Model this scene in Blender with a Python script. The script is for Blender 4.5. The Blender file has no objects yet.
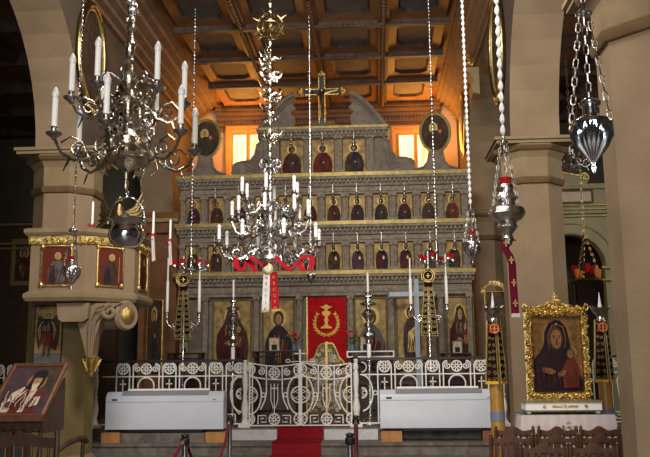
import bpy, math, random
from mathutils import Vector, Matrix
random.seed(7)
sc = bpy.context.scene
COL = sc.collection
V = Vector
PI = math.pi
# ------------------------------------------------------------------ camera
FOC = 800.0
_p, _y, _r = math.radians(9.44), math.radians(3.58), math.radians(-0.6)
CAM = V((1.05, 0, 1.65))
FW = V((-math.sin(_y)*math.cos(_p), math.cos(_y)*math.cos(_p), math.sin(_p)))
_rt = V((math.cos(_y), math.sin(_y), 0)); _up = _rt.cross(FW)
RT = _rt*math.cos(_r)+_up*math.sin(_r); UP = _up*math.cos(_r)-_rt*math.sin(_r)
cd = bpy.data.cameras.new('camera'); cam = bpy.data.objects.new('camera', cd); COL.objects.link(cam)
cd.sensor_width = 36; cd.lens = 36*FOC/650; cd.clip_start = 0.05; cd.clip_end = 200
cam.matrix_world = Matrix(((RT.x, UP.x, -FW.x, CAM.x), (RT.y, UP.y, -FW.y, CAM.y), (RT.z, UP.z, -FW.z, CAM.z), (0, 0, 0, 1)))
sc.camera = cam
def at(px, py, Y):
    """world point at depth Y seen at a measured place of the photograph"""
    d = RT*(px-325)-UP*(py-228.5)+FW*FOC
    return CAM+d*((Y-CAM.y)/d.y)
# ------------------------------------------------------------------ light
sc.view_settings.view_transform = 'Standard'; sc.view_settings.look = 'None'
sc.view_settings.gamma = 1; sc.view_settings.use_curve_mapping = False
sc.view_settings.exposure = 0.0
w = bpy.data.worlds.new('world'); sc.world = w; w.use_nodes = True
w.node_tree.nodes['Background'].inputs[0].default_value = (0.75, 0.8, 1.0, 1)
w.node_tree.nodes['Background'].inputs[1].default_value = 0.025
def area(name, loc, to, size, power, col, sy=None, spread=180):
    l = bpy.data.lights.new(name, 'AREA'); l.energy = power; l.color = col; l.size = size
    l.shape = 'RECTANGLE'; l.size_y = sy or size; l.spread = math.radians(spread)
    o = bpy.data.objects.new(name, l); COL.objects.link(o); o.location = loc
    o.rotation_euler = (V(to)-V(loc)).to_track_quat('-Z', 'Y').to_euler(); return o
def point(name, loc, power, col, rad=0.1):
    l = bpy.data.lights.new(name, 'POINT'); l.energy = power; l.color = col; l.shadow_soft_size = rad
    o = bpy.data.objects.new(name, l); COL.objects.link(o); o.location = loc; return o
WARM = (1.0, 0.86, 0.66)
area('west_window_light', (0.6, -3.0, 4.2), (0.4, 12, 2.6), 2.6, 480, (1.0, 0.92, 0.80), 1.8)
area('overhead_fill_light', (0.3, 6.4, 7.1), (-0.1, 14.6, 2.0), 2.4, 520, (1.0, 0.93, 0.83), 1.4)  # added main light floating under the nave ceiling, no window there
area('west_door_light', (-0.2, -3.0, 1.7), (0, 14, 1.5), 1.6, 150, (0.86, 0.93, 1.0), 2.2)
area('right_aisle_fill_light', (7.4, 10.5, 5.2), (5.0, 16.0, 3.8), 1.2, 95, (1.0, 0.93, 0.8), 1.6)  # added to brighten the dark aisle screen, no window behind it
for _x, _s in ((-1.9, 1), (2.05, -1)):
    area('sanctuary_window_light', (_x, 18.7, 6.75), (_x*0.9, 15.0, 7.2), 0.7, 75, (1.0, 0.46, 0.09), 0.9)
    point('sanctuary_glow_fill', (_x*1.15, 18.2, 6.9), 60, (1.0, 0.34, 0.03), 0.15)  # unseen point light without fixture, added to deepen the orange near the windows
point('screen_fill_light', (0.2, 13.0, 5.4), 30, (1.0, 0.83, 0.66), 0.25)  # added fill hanging free before the icon screen, not a fixture

# ------------------------------------------------------------------ materials
def mat(name, col, rough=0.6, metal=0.0, col2=None, scale=6.0, bump=0.0, bscale=None, emit=0, dist=0, spec=None):
    m = bpy.data.materials.new(name); m.use_nodes = True
    nt = m.node_tree; b = nt.nodes['Principled BSDF']
    b.inputs['Base Color'].default_value = (*col, 1); b.inputs['Roughness'].default_value = rough
    b.inputs['Metallic'].default_value = metal
    if spec is None and not metal and rough > .55: spec = .12
    if spec is not None: b.inputs['Specular IOR Level'].default_value = spec
    tc = nt.nodes.new('ShaderNodeTexCoord')
    if col2:
        n = nt.nodes.new('ShaderNodeTexNoise'); n.inputs['Scale'].default_value = scale
        n.inputs['Detail'].default_value = 6; n.inputs['Distortion'].default_value = dist
        r = nt.nodes.new('ShaderNodeValToRGB'); r.color_ramp.elements[0].position = 0.35; r.color_ramp.elements[1].position = 0.68
        r.color_ramp.elements[0].color = (*col, 1); r.color_ramp.elements[1].color = (*col2, 1)
        nt.links.new(tc.outputs['Object'], n.inputs['Vector']); nt.links.new(n.outputs['Fac'], r.inputs['Fac'])
        nt.links.new(r.outputs['Color'], b.inputs['Base Color'])
    if bump:
        n = nt.nodes.new('ShaderNodeTexNoise'); n.inputs['Scale'].default_value = bscale or scale*4; n.inputs['Detail'].default_value = 4
        bp = nt.nodes.new('ShaderNodeBump'); bp.inputs['Strength'].default_value = bump; bp.inputs['Distance'].default_value = 0.02
        nt.links.new(tc.outputs['Object'], n.inputs['Vector']); nt.links.new(n.outputs['Fac'], bp.inputs['Height'])
        nt.links.new(bp.outputs['Normal'], b.inputs['Normal'])
    if emit:
        b.inputs['Emission Color'].default_value = (*col, 1); b.inputs['Emission Strength'].default_value = emit
    return m
M = dict(
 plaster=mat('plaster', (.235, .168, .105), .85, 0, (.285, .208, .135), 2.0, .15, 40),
 moulding=mat('moulding', (.23, .17, .098), .8, 0, (.28, .21, .125), 3.0, .1, 30),
 olive=mat('olive_plaster', (.17, .13, .055), .85, 0, (.22, .17, .08), 2.2, .1, 30),
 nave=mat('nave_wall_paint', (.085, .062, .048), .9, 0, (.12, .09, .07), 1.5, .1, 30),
 cornice=mat('cornice_paint', (.15, .10, .07), .8, 0, (.20, .135, .095), 4, .1, 30),
 backwall=mat('sanctuary_paint', (.62, .46, .28), .85, 0, (.68, .5, .32), 2, .1, 20),
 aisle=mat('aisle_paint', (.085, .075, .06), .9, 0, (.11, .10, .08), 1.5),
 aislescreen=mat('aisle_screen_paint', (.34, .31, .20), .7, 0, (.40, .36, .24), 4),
 pinkpanel=mat('pink_panel_paint', (.60, .46, .40), .7, 0, (.66, .52, .45), 5),
 beam=mat('beam_wood', (.055, .036, .028), .6, 0, (.09, .06, .048), 8, .3, 60),
 coffer=mat('coffer_paint', (.15, .068, .03), .6, 0, (.20, .095, .045), 5, .1, 20),
 cofferpanel=mat('coffer_panel_paint', (.12, .105, .10), .8, 0, (.16, .14, .135), 4),
 wood=mat('grey_carved_wood', (.17, .14, .112), .7, 0, (.30, .25, .20), 14, .5, 55),
 woodflat=mat('grey_wood', (.15, .125, .10), .75, 0, (.22, .185, .15), 7, .25, 60),
 gold=mat('gilding', (.86, .66, .27), .33, 1, (.50, .34, .10), 18, .5, 90),
 goldflat=mat('gold_paint', (.36, .28, .10), .5, .5, (.22, .165, .055), 10, .1, 40),
 goldleaf=mat('icon_gold_ground', (.36, .245, .08), .6, .25, (.15, .095, .035), 9, .1, 40),
 silver=mat('silver', (.84, .83, .83), .2, 1, (.46, .45, .45), 22, .4, 60),
 tarnish=mat('tarnished_silver', (.26, .25, .25), .28, 1, (.66, .64, .61), 26, .35, 60),
 brass=mat('old_brass', (.45, .34, .16), .3, 1, (.24, .17, .08), 22, .3, 60),
 chrome=mat('chrome', (.7, .72, .76), .12, 1),
 black=mat('black_iron', (.012, .012, .014), .45),
 white=mat('candle_white', (.93, .92, .90), .5, 0, (.88, .87, .85), 20),
 bulb=mat('frosted_bulb', (.84, .82, .82), .3, 0, (.70, .69, .70), 30),
 wax=mat('yellow_wax', (.34, .165, .03), .4, 0, (.44, .24, .05), 6),
 cream=mat('cream_iron_paint', (.90, .88, .84), .5, 0, (.80, .77, .72), 14, .15, 60),
 heater=mat('white_enamel', (.60, .63, .72), .35, 0, (.56, .59, .68), 3),
 grille=mat('grille_plastic', (.26, .27, .30), .5),
 darkplastic=mat('dark_plastic', (.02, .022, .025), .5),
 marble=mat('worn_marble', (.12, .10, .085), .6, 0, (.21, .185, .165), 5, .1, 30, dist=1),
 marblelight=mat('pale_marble', (.48, .47, .48), .4, 0, (.60, .60, .62), 4, dist=1.5),
 floor=mat('floor_stone', (.10, .08, .065), .45, 0, (.15, .12, .10), 2),
 brick=mat('orange_block', (.42, .19, .07), .8, 0, (.52, .26, .10), 8),
 carpet=mat('red_carpet', (.20, .008, .014), .95, 0, (.28, .014, .02), 40, .4, 200),
 velvet=mat('red_velvet', (.42, .008, .012), .85, 0, (.30, .006, .008), 4),
 ribbonred=mat('red_satin', (.46, .010, .022), .75, 0, (.34, .006, .014), 6),
 ribboncrimson=mat('crimson_satin', (.13, .003, .02), .75, 0, (.10, .003, .015), 6),
 ribbonwhite=mat('white_satin', (.74, .72, .68), .75, 0, (.66, .63, .6), 6),
 chair=mat('brown_chair_wood', (.06, .021, .009), .5, 0, (.115, .042, .018), 9, .1, 60),
 darkwood=mat('dark_wood', (.035, .016, .009), .4, 0, (.06, .028, .015), 10, .1, 60),
 redwood=mat('reddish_wood', (.09, .03, .013), .5, 0, (.15, .05, .02), 10, .1, 60),
 strap=mat('crate_brown', (.19, .075, .04), .5, 0, (.25, .10, .05), 10),
 lace=mat('white_cloth', (.60, .52, .52), .8, 0, (.66, .58, .57), 6),
 clothtop=mat('grey_cloth', (.16, .15, .16), .8),
 redglass=mat('red_glass', (.42, .01, .015), .15),
 blueglass=mat('blue_glass', (.1, .18, .4), .15),
 amber=mat('amber_glass', (.7, .22, .04), .2),
 skin=mat('painted_skin', (.42, .23, .11), .85, 0, (.30, .16, .08), 10),
 pale=mat('painted_pale', (.55, .47, .36), .85, 0, (.40, .33, .25), 10),
 halo=mat('painted_halo', (.52, .37, .12), .5, .3, (.40, .27, .08), 12),
 maroon=mat('painted_maroon', (.09, .022, .025), .85, 0, (.045, .014, .018), 12),
 red=mat('painted_red', (.20, .035, .022), .85, 0, (.10, .02, .015), 12),
 navy=mat('painted_navy', (.028, .030, .042), .85, 0, (.018, .02, .028), 12),
 umber=mat('painted_umber', (.07, .045, .03), .85, 0, (.035, .025, .018), 12),
 neck_paint_shadow=mat('brown_paint_and_shadow', (.12, .075, .035), .8, 0, (.16, .10, .05), 5),  # brown band paint with the shadow line of the mouldings put into its colour
 pearl=mat('pale_bead', (.80, .79, .78), .35, .35, (.66, .65, .64), 30),
 antique=mat('antique_silver', (.26, .24, .21), .26, 1, (.78, .70, .56), 16, .3, 50),
 doorbase=mat('dull_brass_ground', (.16, .115, .055), .5, .5, (.07, .05, .028), 12, .3, 50),
 yellow=mat('yellow_gold_thread', (.80, .46, .04), .5, 0, (.62, .32, .03), 25),
 green=mat('painted_green', (.06, .075, .05), .85, 0, (.035, .045, .03), 12),
 purple=mat('painted_purple', (.07, .04, .05), .85, 0, (.045, .028, .035), 12),
 greypaint=mat('painted_grey', (.13, .125, .125), .85, 0, (.08, .075, .078), 12),
 canvas=mat('dark_canvas', (.03, .022, .018), .85, 0, (.10, .06, .035), 5, dist=1.5),
 crimsonpaint=mat('painted_crimson', (.11, .022, .013), .85, 0, (.13, .03, .02), 8),
 flower=mat('pink_flower', (.6, .03, .08), .6), leaf=mat('leaf_green', (.03, .07, .02), .6),
 palecross=mat('pale_blue_paint', (.34, .40, .47), .5, 0, (.26, .31, .37), 7),
 brocade=mat('brocade', (.022, .004, .005), .9, 0, (.012, .003, .004), 30),
 blueband=mat('blue_tape', (.16, .2, .27), .5),
 rope=mat('dark_rope', (.03, .006, .008), .8), roperd=mat('red_rope', (.13, .012, .02), .8),
 frame=mat('window_wood', (.55, .30, .10), .6, 0, (.62, .36, .14), 10),
)
def window_mat():
    m = bpy.data.materials.new('sunlit_curtain'); m.use_nodes = True; nt = m.node_tree
    b = nt.nodes['Principled BSDF']; b.inputs['Base Color'].default_value = (.9, .6, .3, 1)
    tc = nt.nodes.new('ShaderNodeTexCoord'); mp = nt.nodes.new('ShaderNodeMapping'); mp.inputs['Scale'].default_value = (9, 1, .8)
    n = nt.nodes.new('ShaderNodeTexNoise'); n.inputs['Scale'].default_value = 1.6; n.inputs['Detail'].default_value = 3
    r = nt.nodes.new('ShaderNodeValToRGB')
    r.color_ramp.elements[0].position = .36; r.color_ramp.elements[0].color = (1, .16, .03, 1)
    r.color_ramp.elements[1].position = .56; r.color_ramp.elements[1].color = (1, .74, .36, 1)
    nt.links.new(tc.outputs['Object'], mp.inputs[0]); nt.links.new(mp.outputs[0], n.inputs[0]); nt.links.new(n.outputs[0], r.inputs[0])
    nt.links.new(r.outputs[0], b.inputs['Emission Color']); b.inputs['Emission Strength'].default_value = 2.4
    return m
M['curtainlit'] = window_mat()

# ------------------------------------------------------------------ mesh kit
class MB:
    """collects shapes given in world coordinates; stored relative to off"""
    def __init__(s, off=(0, 0, 0)):
        s.o = V(off); s.v = []; s.f = []; s.m = []; s.k = 0
    def add(s, vs, fs, m=None):
        n = len(s.v); s.v += [V(a)-s.o for a in vs]
        s.f += [tuple(i+n for i in f) for f in fs]; s.m += [s.k if m is None else m]*len(fs); return s
    def box(s, x0, x1, y0, y1, z0, z1, m=None):
        return s.add([(x, y, z) for z in (z0, z1) for x, y in ((x0, y0), (x1, y0), (x1, y1), (x0, y1))],
                     [(3, 2, 1, 0), (4, 5, 6, 7), (0, 1, 5, 4), (1, 2, 6, 5), (2, 3, 7, 6), (3, 0, 4, 7)], m)
    def cbox(s, c, sx, sy, sz, m=None):
        return s.box(c[0]-sx/2, c[0]+sx/2, c[1]-sy/2, c[1]+sy/2, c[2]-sz/2, c[2]+sz/2, m)
    def bar(s, a, b, w, h, up=(0, 0, 1), m=None):
        a = V(a); b = V(b); d = (b-a).normalized(); x = d.cross(V(up))
        if x.length < 1e-4: x = d.cross(V((0, 1, 0)))
        x.normalize(); y = x.cross(d); x = x*w/2; y = y*h/2
        return s.add([a-x-y, a+x-y, a+x+y, a-x+y, b-x-y, b+x-y, b+x+y, b-x+y],
                     [(3, 2, 1, 0), (4, 5, 6, 7), (0, 1, 5, 4), (1, 2, 6, 5), (2, 3, 7, 6), (3, 0, 4, 7)], m)
    def extr(s, poly, vec, m=None):
        poly = [V(p) for p in poly]; n = len(poly); vec = V(vec)
        return s.add(poly+[p+vec for p in poly], [tuple(range(n))[::-1], tuple(range(n, 2*n))]+[(i, (i+1) % n, n+(i+1) % n, n+i) for i in range(n)], m)
    def lathe(s, prof, c=(0, 0, 0), n=14, ph=0.0, m=None, axis=None, squash=1):
        c = V(c); vs = []; fs = []
        A = V(axis).normalized() if axis else V((0, 0, 1))
        X = V((1, 0, 0)) if abs(A.x) < .9 else V((0, 1, 0)); Yv = A.cross(X).normalized(); X = Yv.cross(A)
        for r, z in prof:
            for i in range(n):
                t = 2*PI*i/n+ph; vs.append(c+X*(r*math.cos(t))+Yv*(r*math.sin(t)*squash)+A*z)
        for j in range(len(prof)-1):
            for i in range(n):
                a = j*n+i; b = j*n+(i+1) % n; fs.append((a, b, b+n, a+n))
        fs.append(tuple(range(n))[::-1]); fs.append(tuple(range((len(prof)-1)*n, len(prof)*n)))
        return s.add(vs, fs, m)
    def tube(s, pts, r, n=6, closed=False, m=None):
        pts = [V(p) for p in pts]; N = len(pts); vs = []; fs = []; prev = None
        rr = r if isinstance(r, (list, tuple)) else [r]*N
        for i, p in enumerate(pts):
            a = pts[i-1] if (i > 0 or closed) else p; b = pts[(i+1) % N] if (i < N-1 or closed) else p
            d = (b-a); d = d.normalized() if d.length > 1e-9 else V((0, 0, 1))
            if prev is None:
                x = d.cross(V((0, 0, 1)));
                if x.length < 1e-3: x = d.cross(V((0, 1, 0)))
            else: x = prev-d*prev.dot(d)
            x.normalize(); prev = x; y = d.cross(x)
            for k in range(n):
                t = 2*PI*k/n+PI/4; vs.append(p+x*(rr[i]*math.cos(t))+y*(rr[i]*math.sin(t)))
        for j in range(N if closed else N-1):
            for k in range(n):
                a = j*n+k; b = j*n+(k+1) % n; c2 = ((j+1) % N)*n
                fs.append((a, b, c2+(k+1) % n, c2+k))
        if not closed: fs.append(tuple(range(n))[::-1]); fs.append(tuple(range((N-1)*n, N*n)))
        return s.add(vs, fs, m)
    def ball(s, c, r, n=10, m=None, sz=1):
        k = max(4, n//2)
        return s.lathe([(max(1e-4, r*math.sin(PI*i/k)), -r*sz*math.cos(PI*i/k)) for i in range(k+1)], c, n, m=m)
    def poly(s, pts, m=None):
        return s.add(pts, [tuple(range(len(pts)))], m)
    def sheet(s, rows, m=None, th=0):
        n = len(rows[0]); vs = [p for r in rows for p in r]
        return s.add(vs, [(j*n+i, j*n+i+1, (j+1)*n+i+1, (j+1)*n+i) for j in range(len(rows)-1) for i in range(n-1)], m)
    def build(s, name, mats, parent=None, smooth=35, label=None):
        me = bpy.data.meshes.new(name); me.from_pydata([tuple(a) for a in s.v], [], s.f)
        for x in (mats if isinstance(mats, (list, tuple)) else [mats]): me.materials.append(M[x] if isinstance(x, str) else x)
        me.polygons.foreach_set('material_index', s.m)
        if smooth:
            me.polygons.foreach_set('use_smooth', [True]*len(me.polygons)); me.set_sharp_from_angle(angle=math.radians(smooth))
        me.update(); o = bpy.data.objects.new(name, me); COL.objects.link(o)
        if parent: o.parent = parent
        else: o.location = s.o
        if label: o['label'] = label
        return o
def thing(name, label, cat, loc=(0, 0, 0), group=None, rz=0):
    o = bpy.data.objects.new(name, None); COL.objects.link(o); o.location = loc; o.rotation_euler = (0, 0, rz)
    o.empty_display_size = .1; return tag(o, label, cat, group)
def tag(o, label, cat, group=None):
    o['label'] = label; o['category'] = cat
    if group: o['group'] = group
    return o
def struct(o): o['kind'] = 'structure'; return o
def dup(root, loc, label=None, rz=None, group=None):
    r = root.copy(); COL.objects.link(r); r.location = loc
    if rz is not None: r.rotation_euler = (0, 0, rz)
    if label: r['label'] = label
    if group: r['group'] = group
    for ch in list(root.children):
        c = ch.copy(); COL.objects.link(c); c.parent = r
        for g in list(ch.children):
            d = g.copy(); COL.objects.link(d); d.parent = c
    return r
def arc(c, r, a0, a1, n=10, U=(1, 0, 0), W=(0, 0, 1)):
    c = V(c); U = V(U); W = V(W)
    return [c+U*(r*math.cos(math.radians(a0+(a1-a0)*i/n)))+W*(r*math.sin(math.radians(a0+(a1-a0)*i/n))) for i in range(n+1)]
def spiral(c, r, a0, turns, n=18, U=(1, 0, 0), W=(0, 0, 1), r1=.12):
    c = V(c); U = V(U); W = V(W); out = []
    for i in range(n+1):
        t = i/n; a = math.radians(a0+360*turns*t); q = r*(1-(1-r1)*t); out.append(c+U*(q*math.cos(a))+W*(q*math.sin(a)))
    return out
def ell(cx, cz, rx, rz, n=20): return [(cx+rx*math.cos(2*PI*i/n), cz+rz*math.sin(2*PI*i/n)) for i in range(n)]
def rect(x0, x1, z0, z1): return [(x0, z0), (x1, z0), (x1, z1), (x0, z1)]
def paint(mb, O, U, W, N, layers, eps=.003):
    """flat painted shapes on a plane: O origin, U right, W up, N towards the viewer"""
    O, U, W, N = V(O), V(U), V(W), V(N)
    for k, (pts, m) in enumerate(layers):
        q = [O+U*a+W*b+N*(eps*(k+1)) for a, b in pts]
        if (q[1]-q[0]).cross(q[2]-q[1]).dot(N) < 0 and len(pts) < 9: q = q[::-1]
        mb.poly(q, m)
def stroke(pts, w_):
    """a brush stroke: thin tapering band along pts"""
    L_, R_ = [], []
    for i, (x, z) in enumerate(pts):
        a = pts[max(0, i-1)]; b = pts[min(len(pts)-1, i+1)]; d = V((b[0]-a[0], b[1]-a[1], 0)).normalized()
        k = w_*(.25+.75*math.sin(PI*(i+.5)/len(pts))); L_.append((x-d.y*k, z+d.x*k)); R_.append((x+d.y*k, z-d.x*k))
    return L_+R_[::-1]
def folds(w_, h, x0, x1, z0, z1, n, m, seed, t=.012, lean=.1):
    r = random.Random(seed); out = []
    for k in range(n):
        x = x0+(x1-x0)*(k+.5)/n; a = r.uniform(-lean, lean); zz0 = z0+r.uniform(0, .12)*(z1-z0); zz1 = z1-r.uniform(0, .3)*(z1-z0)
        out.append((stroke([((x+a*(q/4)**1.5+.015*math.sin(q*2+k))*w_, (zz0+(zz1-zz0)*q/4)*h) for q in range(5)], t*w_), m))
    return out
def face(cx, cz, rw, rh, m='umber'):
    out = []
    for s in (-1, 1):
        out.append((ell(cx+s*rw*.42, cz+rh*.12, rw*.20, rh*.09, 8), m)); out.append((stroke([(cx+s*rw*.18, cz+rh*.34), (cx+s*rw*.45, cz+rh*.40), (cx+s*rw*.72, cz+rh*.30)], rw*.05), m))
    out.append((stroke([(cx+rw*.02, cz+rh*.2), (cx+rw*.08, cz-rh*.1), (cx, cz-rh*.22)], rw*.06), m)); out.append((stroke([(cx-rw*.25, cz-rh*.46), (cx, cz-rh*.42), (cx+rw*.25, cz-rh*.46)], rw*.07), m))
    return out
def frame_bars(mb, O, U, W, N, w_, h, t, d, m=None):
    """mitred frame round the rectangle w_ x h whose bottom centre is O"""
    O, U, W, N = V(O), V(U), V(W), V(N)
    ins = [(-w_/2, 0), (w_/2, 0), (w_/2, h), (-w_/2, h)]; out = [(-w_/2-t, -t), (w_/2+t, -t), (w_/2+t, h+t), (-w_/2-t, h+t)]
    mid = [(-w_/2-t*.45, -t*.45), (w_/2+t*.45, -t*.45), (w_/2+t*.45, h+t*.45), (-w_/2-t*.45, h+t*.45)]
    P3 = lambda q, e: O+U*q[0]+W*q[1]+N*e
    for i in range(4):
        j = (i+1) % 4
        mb.add([P3(out[i], 0), P3(out[j], 0), P3(out[i], d*.6), P3(out[j], d*.6), P3(mid[i], d), P3(mid[j], d), P3(ins[i], d*.4), P3(ins[j], d*.4), P3(ins[i], 0), P3(ins[j], 0)],
               [(0, 1, 3, 2), (2, 3, 5, 4), (4, 5, 7, 6), (6, 7, 9, 8), (8, 9, 1, 0)], m)
def text_mesh(name, body, size, mt, loc, rot=(PI/2, 0, 0), parent=None, ext=.001):
    c = bpy.data.curves.new(name, 'FONT'); c.body = body; c.size = size; c.extrude = ext; c.align_x = 'CENTER'; c.align_y = 'CENTER'
    t = bpy.data.objects.new(name, c); COL.objects.link(t); bpy.context.view_layer.update()
    me = bpy.data.meshes.new_from_object(t); bpy.data.objects.remove(t); me.materials.clear(); me.materials.append(M[mt])
    o = bpy.data.objects.new(name, me); COL.objects.link(o); o.location = loc; o.rotation_euler = rot
    if parent: o.parent = parent
    return o
X1, Z1, NF = V((1, 0, 0)), V((0, 0, 1)), V((0, -1, 0))

# ================================================================== THE ROOM
NL, NR = -3.4, 3.1            # nave faces of the two arcades
TH = 0.72
YB = 19.0; ZC = 7.75
struct(MB().box(-9, 9, -4, 21, -.2, 0).build('floor', 'floor'))
# chancel platform and steps
st = MB()
st.box(-9, 9, 13.6, 20.9, 0.0, .56, 0)
st.box(-4.2, 3.9, 13.0, 13.6, 0, .38, 1); st.box(-4.2, 3.9, 13.0-.03, 13.6, .34, .385, 1)
st.box(-4.2, 3.9, 12.55, 13.0, 0, .19, 1); st.box(-4.2, 3.9, 12.52, 13.0, .15, .195, 1)
st.box(-4.2, 3.9, 13.57, 13.7, .52, .565, 1)
struct(st.build('floor_platform', ['marble', 'marble']))
# arcades: spandrel walls with round arches
PIERS = (0.96, 6.53, 12.1, 17.67)
def arcade(x0, x1, name, r, ylist, dy=0):
    mb = MB()
    for a, b in zip(ylist[:-1], ylist[1:]):
        cy = (a+b)/2; half = (b-a)/2; n = 20; zs = 4.86
        pts = [(a, ZC), (a, zs), (cy-r, zs)]
        arcp = [(cy-r*math.cos(PI*i/n), zs+r*math.sin(PI*i/n)) for i in range(n+1)]
        for i in range(n):
            (ya, za), (yb, zb) = arcp[i], arcp[i+1]
            for x, flip in ((x0, 0), (x1, 1)):
                q = [(x, ya, za), (x, yb, zb), (x, yb, ZC), (x, ya, ZC)]
                mb.poly(q[::-1] if flip else q, 0)
            mb.poly([(x0, ya, za), (x1, ya, za), (x1, yb, zb), (x0, yb, zb)], 1)
        for (ya, yb) in ((a, cy-r), (cy+r, b)):
            mb.box(x0, x1, ya, yb, zs, ZC, 0)
    mb.box(x0, x1, ylist[-1], YB, .56, ZC, 0)
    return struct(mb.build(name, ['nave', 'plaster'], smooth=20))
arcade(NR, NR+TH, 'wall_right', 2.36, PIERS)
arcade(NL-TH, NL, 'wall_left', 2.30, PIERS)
struct(MB().box(NL-TH, NR+TH, YB, YB+.3, .56, ZC+.3).build('wall_back', 'backwall'))
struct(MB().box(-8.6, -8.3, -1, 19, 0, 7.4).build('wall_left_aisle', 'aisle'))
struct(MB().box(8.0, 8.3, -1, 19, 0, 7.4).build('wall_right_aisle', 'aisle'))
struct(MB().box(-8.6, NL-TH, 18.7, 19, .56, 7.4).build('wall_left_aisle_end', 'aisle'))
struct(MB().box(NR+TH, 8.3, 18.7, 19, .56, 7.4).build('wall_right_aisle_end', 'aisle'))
def aisle_ceiling(x0, x1, name):
    mb = MB().box(x0, x1, -1, 19, 7.4, 7.6, 0)
    for k in range(13): mb.box(x0, x1, .3+k*1.5, .5+k*1.5, 7.15, 7.4, 1)
    for x in (x0+(x1-x0)*.33, x0+(x1-x0)*.67): mb.box(x-.08, x+.08, -1, 19, 7.2, 7.4, 1)
    struct(mb.build(name, ['coffer', 'beam']))
aisle_ceiling(-8.6, NL-TH, 'ceiling_left_aisle'); aisle_ceiling(NR+TH, 8.3, 'ceiling_right_aisle')
# coffered ceiling
CX = (-2.58, -1.33, 0.0, 1.30, 2.5); CY = [18.5-1.55*k for k in range(9)]
ce = struct(MB().box(NL-.3, NR+.3, -1, 19.2, ZC+.12, ZC+.3).build('ceiling', 'coffer'))
for y in CY:
    mb = MB(); mb.extr([(CX[0], y-.08, ZC), (CX[0], y-.05, ZC-.07), (CX[0], y+.05, ZC-.07), (CX[0], y+.08, ZC), (CX[0], y+.10, ZC+.1), (CX[0], y-.10, ZC+.1)], (CX[-1]-CX[0], 0, 0))
    for k in range(48):
        x = CX[0]+.05+k*(CX[-1]-CX[0]-.1)/47; mb.box(x-.03, x+.03, y-.09, y+.09, ZC-.05, ZC-.01)
    mb.build('beam', 'beam', ce)
for x in CX[1:-1]:
    mb = MB().box(x-.10, x+.10, 6.1, 18.5, ZC-.03, ZC+.1); mb.box(x-.04, x+.04, 6.1, 18.5, ZC-.05, ZC-.03)
    for k in range(100):
        y = 6.1+k*.124+.06; mb.ball((x, y, ZC-.06), .042, 6, 1)
    mb.build('beam', ['beam', 'coffer'], ce)
for i in range(4):
    for j in range(8):
        x0, x1 = CX[i]+.1, CX[i+1]-.1; y1, y0 = CY[j]-.1, CY[j+1]+.1
        mb = MB()
        def octo(ix, iy, c, z): return [(x0+ix+c, y0+iy, z), (x1-ix-c, y0+iy, z), (x1-ix, y0+iy+c, z), (x1-ix, y1-iy-c, z), (x1-ix-c, y1-iy, z), (x0+ix+c, y1-iy, z), (x0+ix, y1-iy-c, z), (x0+ix, y0+iy+c, z)]
        A, B, C_ = octo(-.02, -.02, .01, ZC+.02), octo(.15, .18, .13, ZC+.05), octo(.19, .22, .13, ZC+.11)
        for P_, Q_, mm in ((A, B, 0), (B, C_, 1)):
            for k in range(8): mb.poly([P_[k], P_[(k+1) % 8], Q_[(k+1) % 8], Q_[k]][::-1], mm)
        mb.poly(C_[::-1], 2)
        mb.build('coffer_panel', ['coffer', 'beam', 'cofferpanel'], ce, smooth=0)
def cornice_prof(sgn, xw, xc):
    # stepped moulding between wall and ceiling
    k = [(0, -.46), (.06, -.46), (.06, -.38), (.03, -.35), (.12, -.33), (.12, -.25), (.08, -.23), (.19, -.20), (.19, -.13), (.15, -.12), (.28, -.09), (.30, -.02), (.26, -.01), (.38, .0), (.40, .06), (.36, .07), (.47, .08), (.48, .13), (.56, .15), (.56, .3), (0, .3)]
    s = abs(xw-xc)/.56
    return [(xw+sgn*d*s, z+ZC) for d, z in k]
for nm, sg, xw, xc in (('trim_left_cornice', 1, NL, CX[0]), ('trim_right_cornice', -1, NR, CX[-1])):
    pr = cornice_prof(sg, xw, xc); mb = MB().extr([(x, -1, z) for x, z in pr][::(1 if sg < 0 else -1)], (0, 19.6, 0))
    struct(mb.build(nm, 'cornice', smooth=20))
pr = cornice_prof(1, 0, .5)
mb = MB().extr([(CX[0]-.2, YB-d, z) for d, z in pr], (CX[-1]-CX[0]+.4, 0, 0))
for k in range(60):
    x = CX[0]+k*.086; mb.box(x, x+.045, YB-.15, YB-.05, ZC-.30, ZC-.23)
struct(mb.build('trim_back_cornice', 'cornice', smooth=20))
# sanctuary windows
for n, (a, b) in enumerate(((229, 268), (395, 436))):
    p0, p1 = at(a, 175, 18.95), at(b, 129, 18.95); x0, x1, z0, z1 = p0.x, p1.x, p0.z-.45, p1.z
    wd = struct(MB().box(x0-.1, x1+.1, 18.9, 18.99, z0-.1, z1+.1).build('window_%d' % (n+1), 'frame'))
    mb = MB(); frame_bars(mb, (0.5*(x0+x1), 18.9, z0), X1, Z1, NF, x1-x0, z1-z0, .09, .09); mb.build('casing', 'frame', wd)
    xm = (x0+x1)/2
    for (u0, u1) in ((x0+.12, xm-.05), (xm+.05, x1-.12)):
        MB().box(u0, u1, 18.87, 18.895, z0+.1, z1-.16).build('curtain', 'curtainlit', wd, label='sunlit curtain behind the panes')
        mb = MB(); frame_bars(mb, ((u0+u1)/2, 18.89, z0+.1), X1, Z1, NF, u1-u0, z1-.16-z0-.1, .04, .05); mb.build('sash', 'frame', wd)
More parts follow.
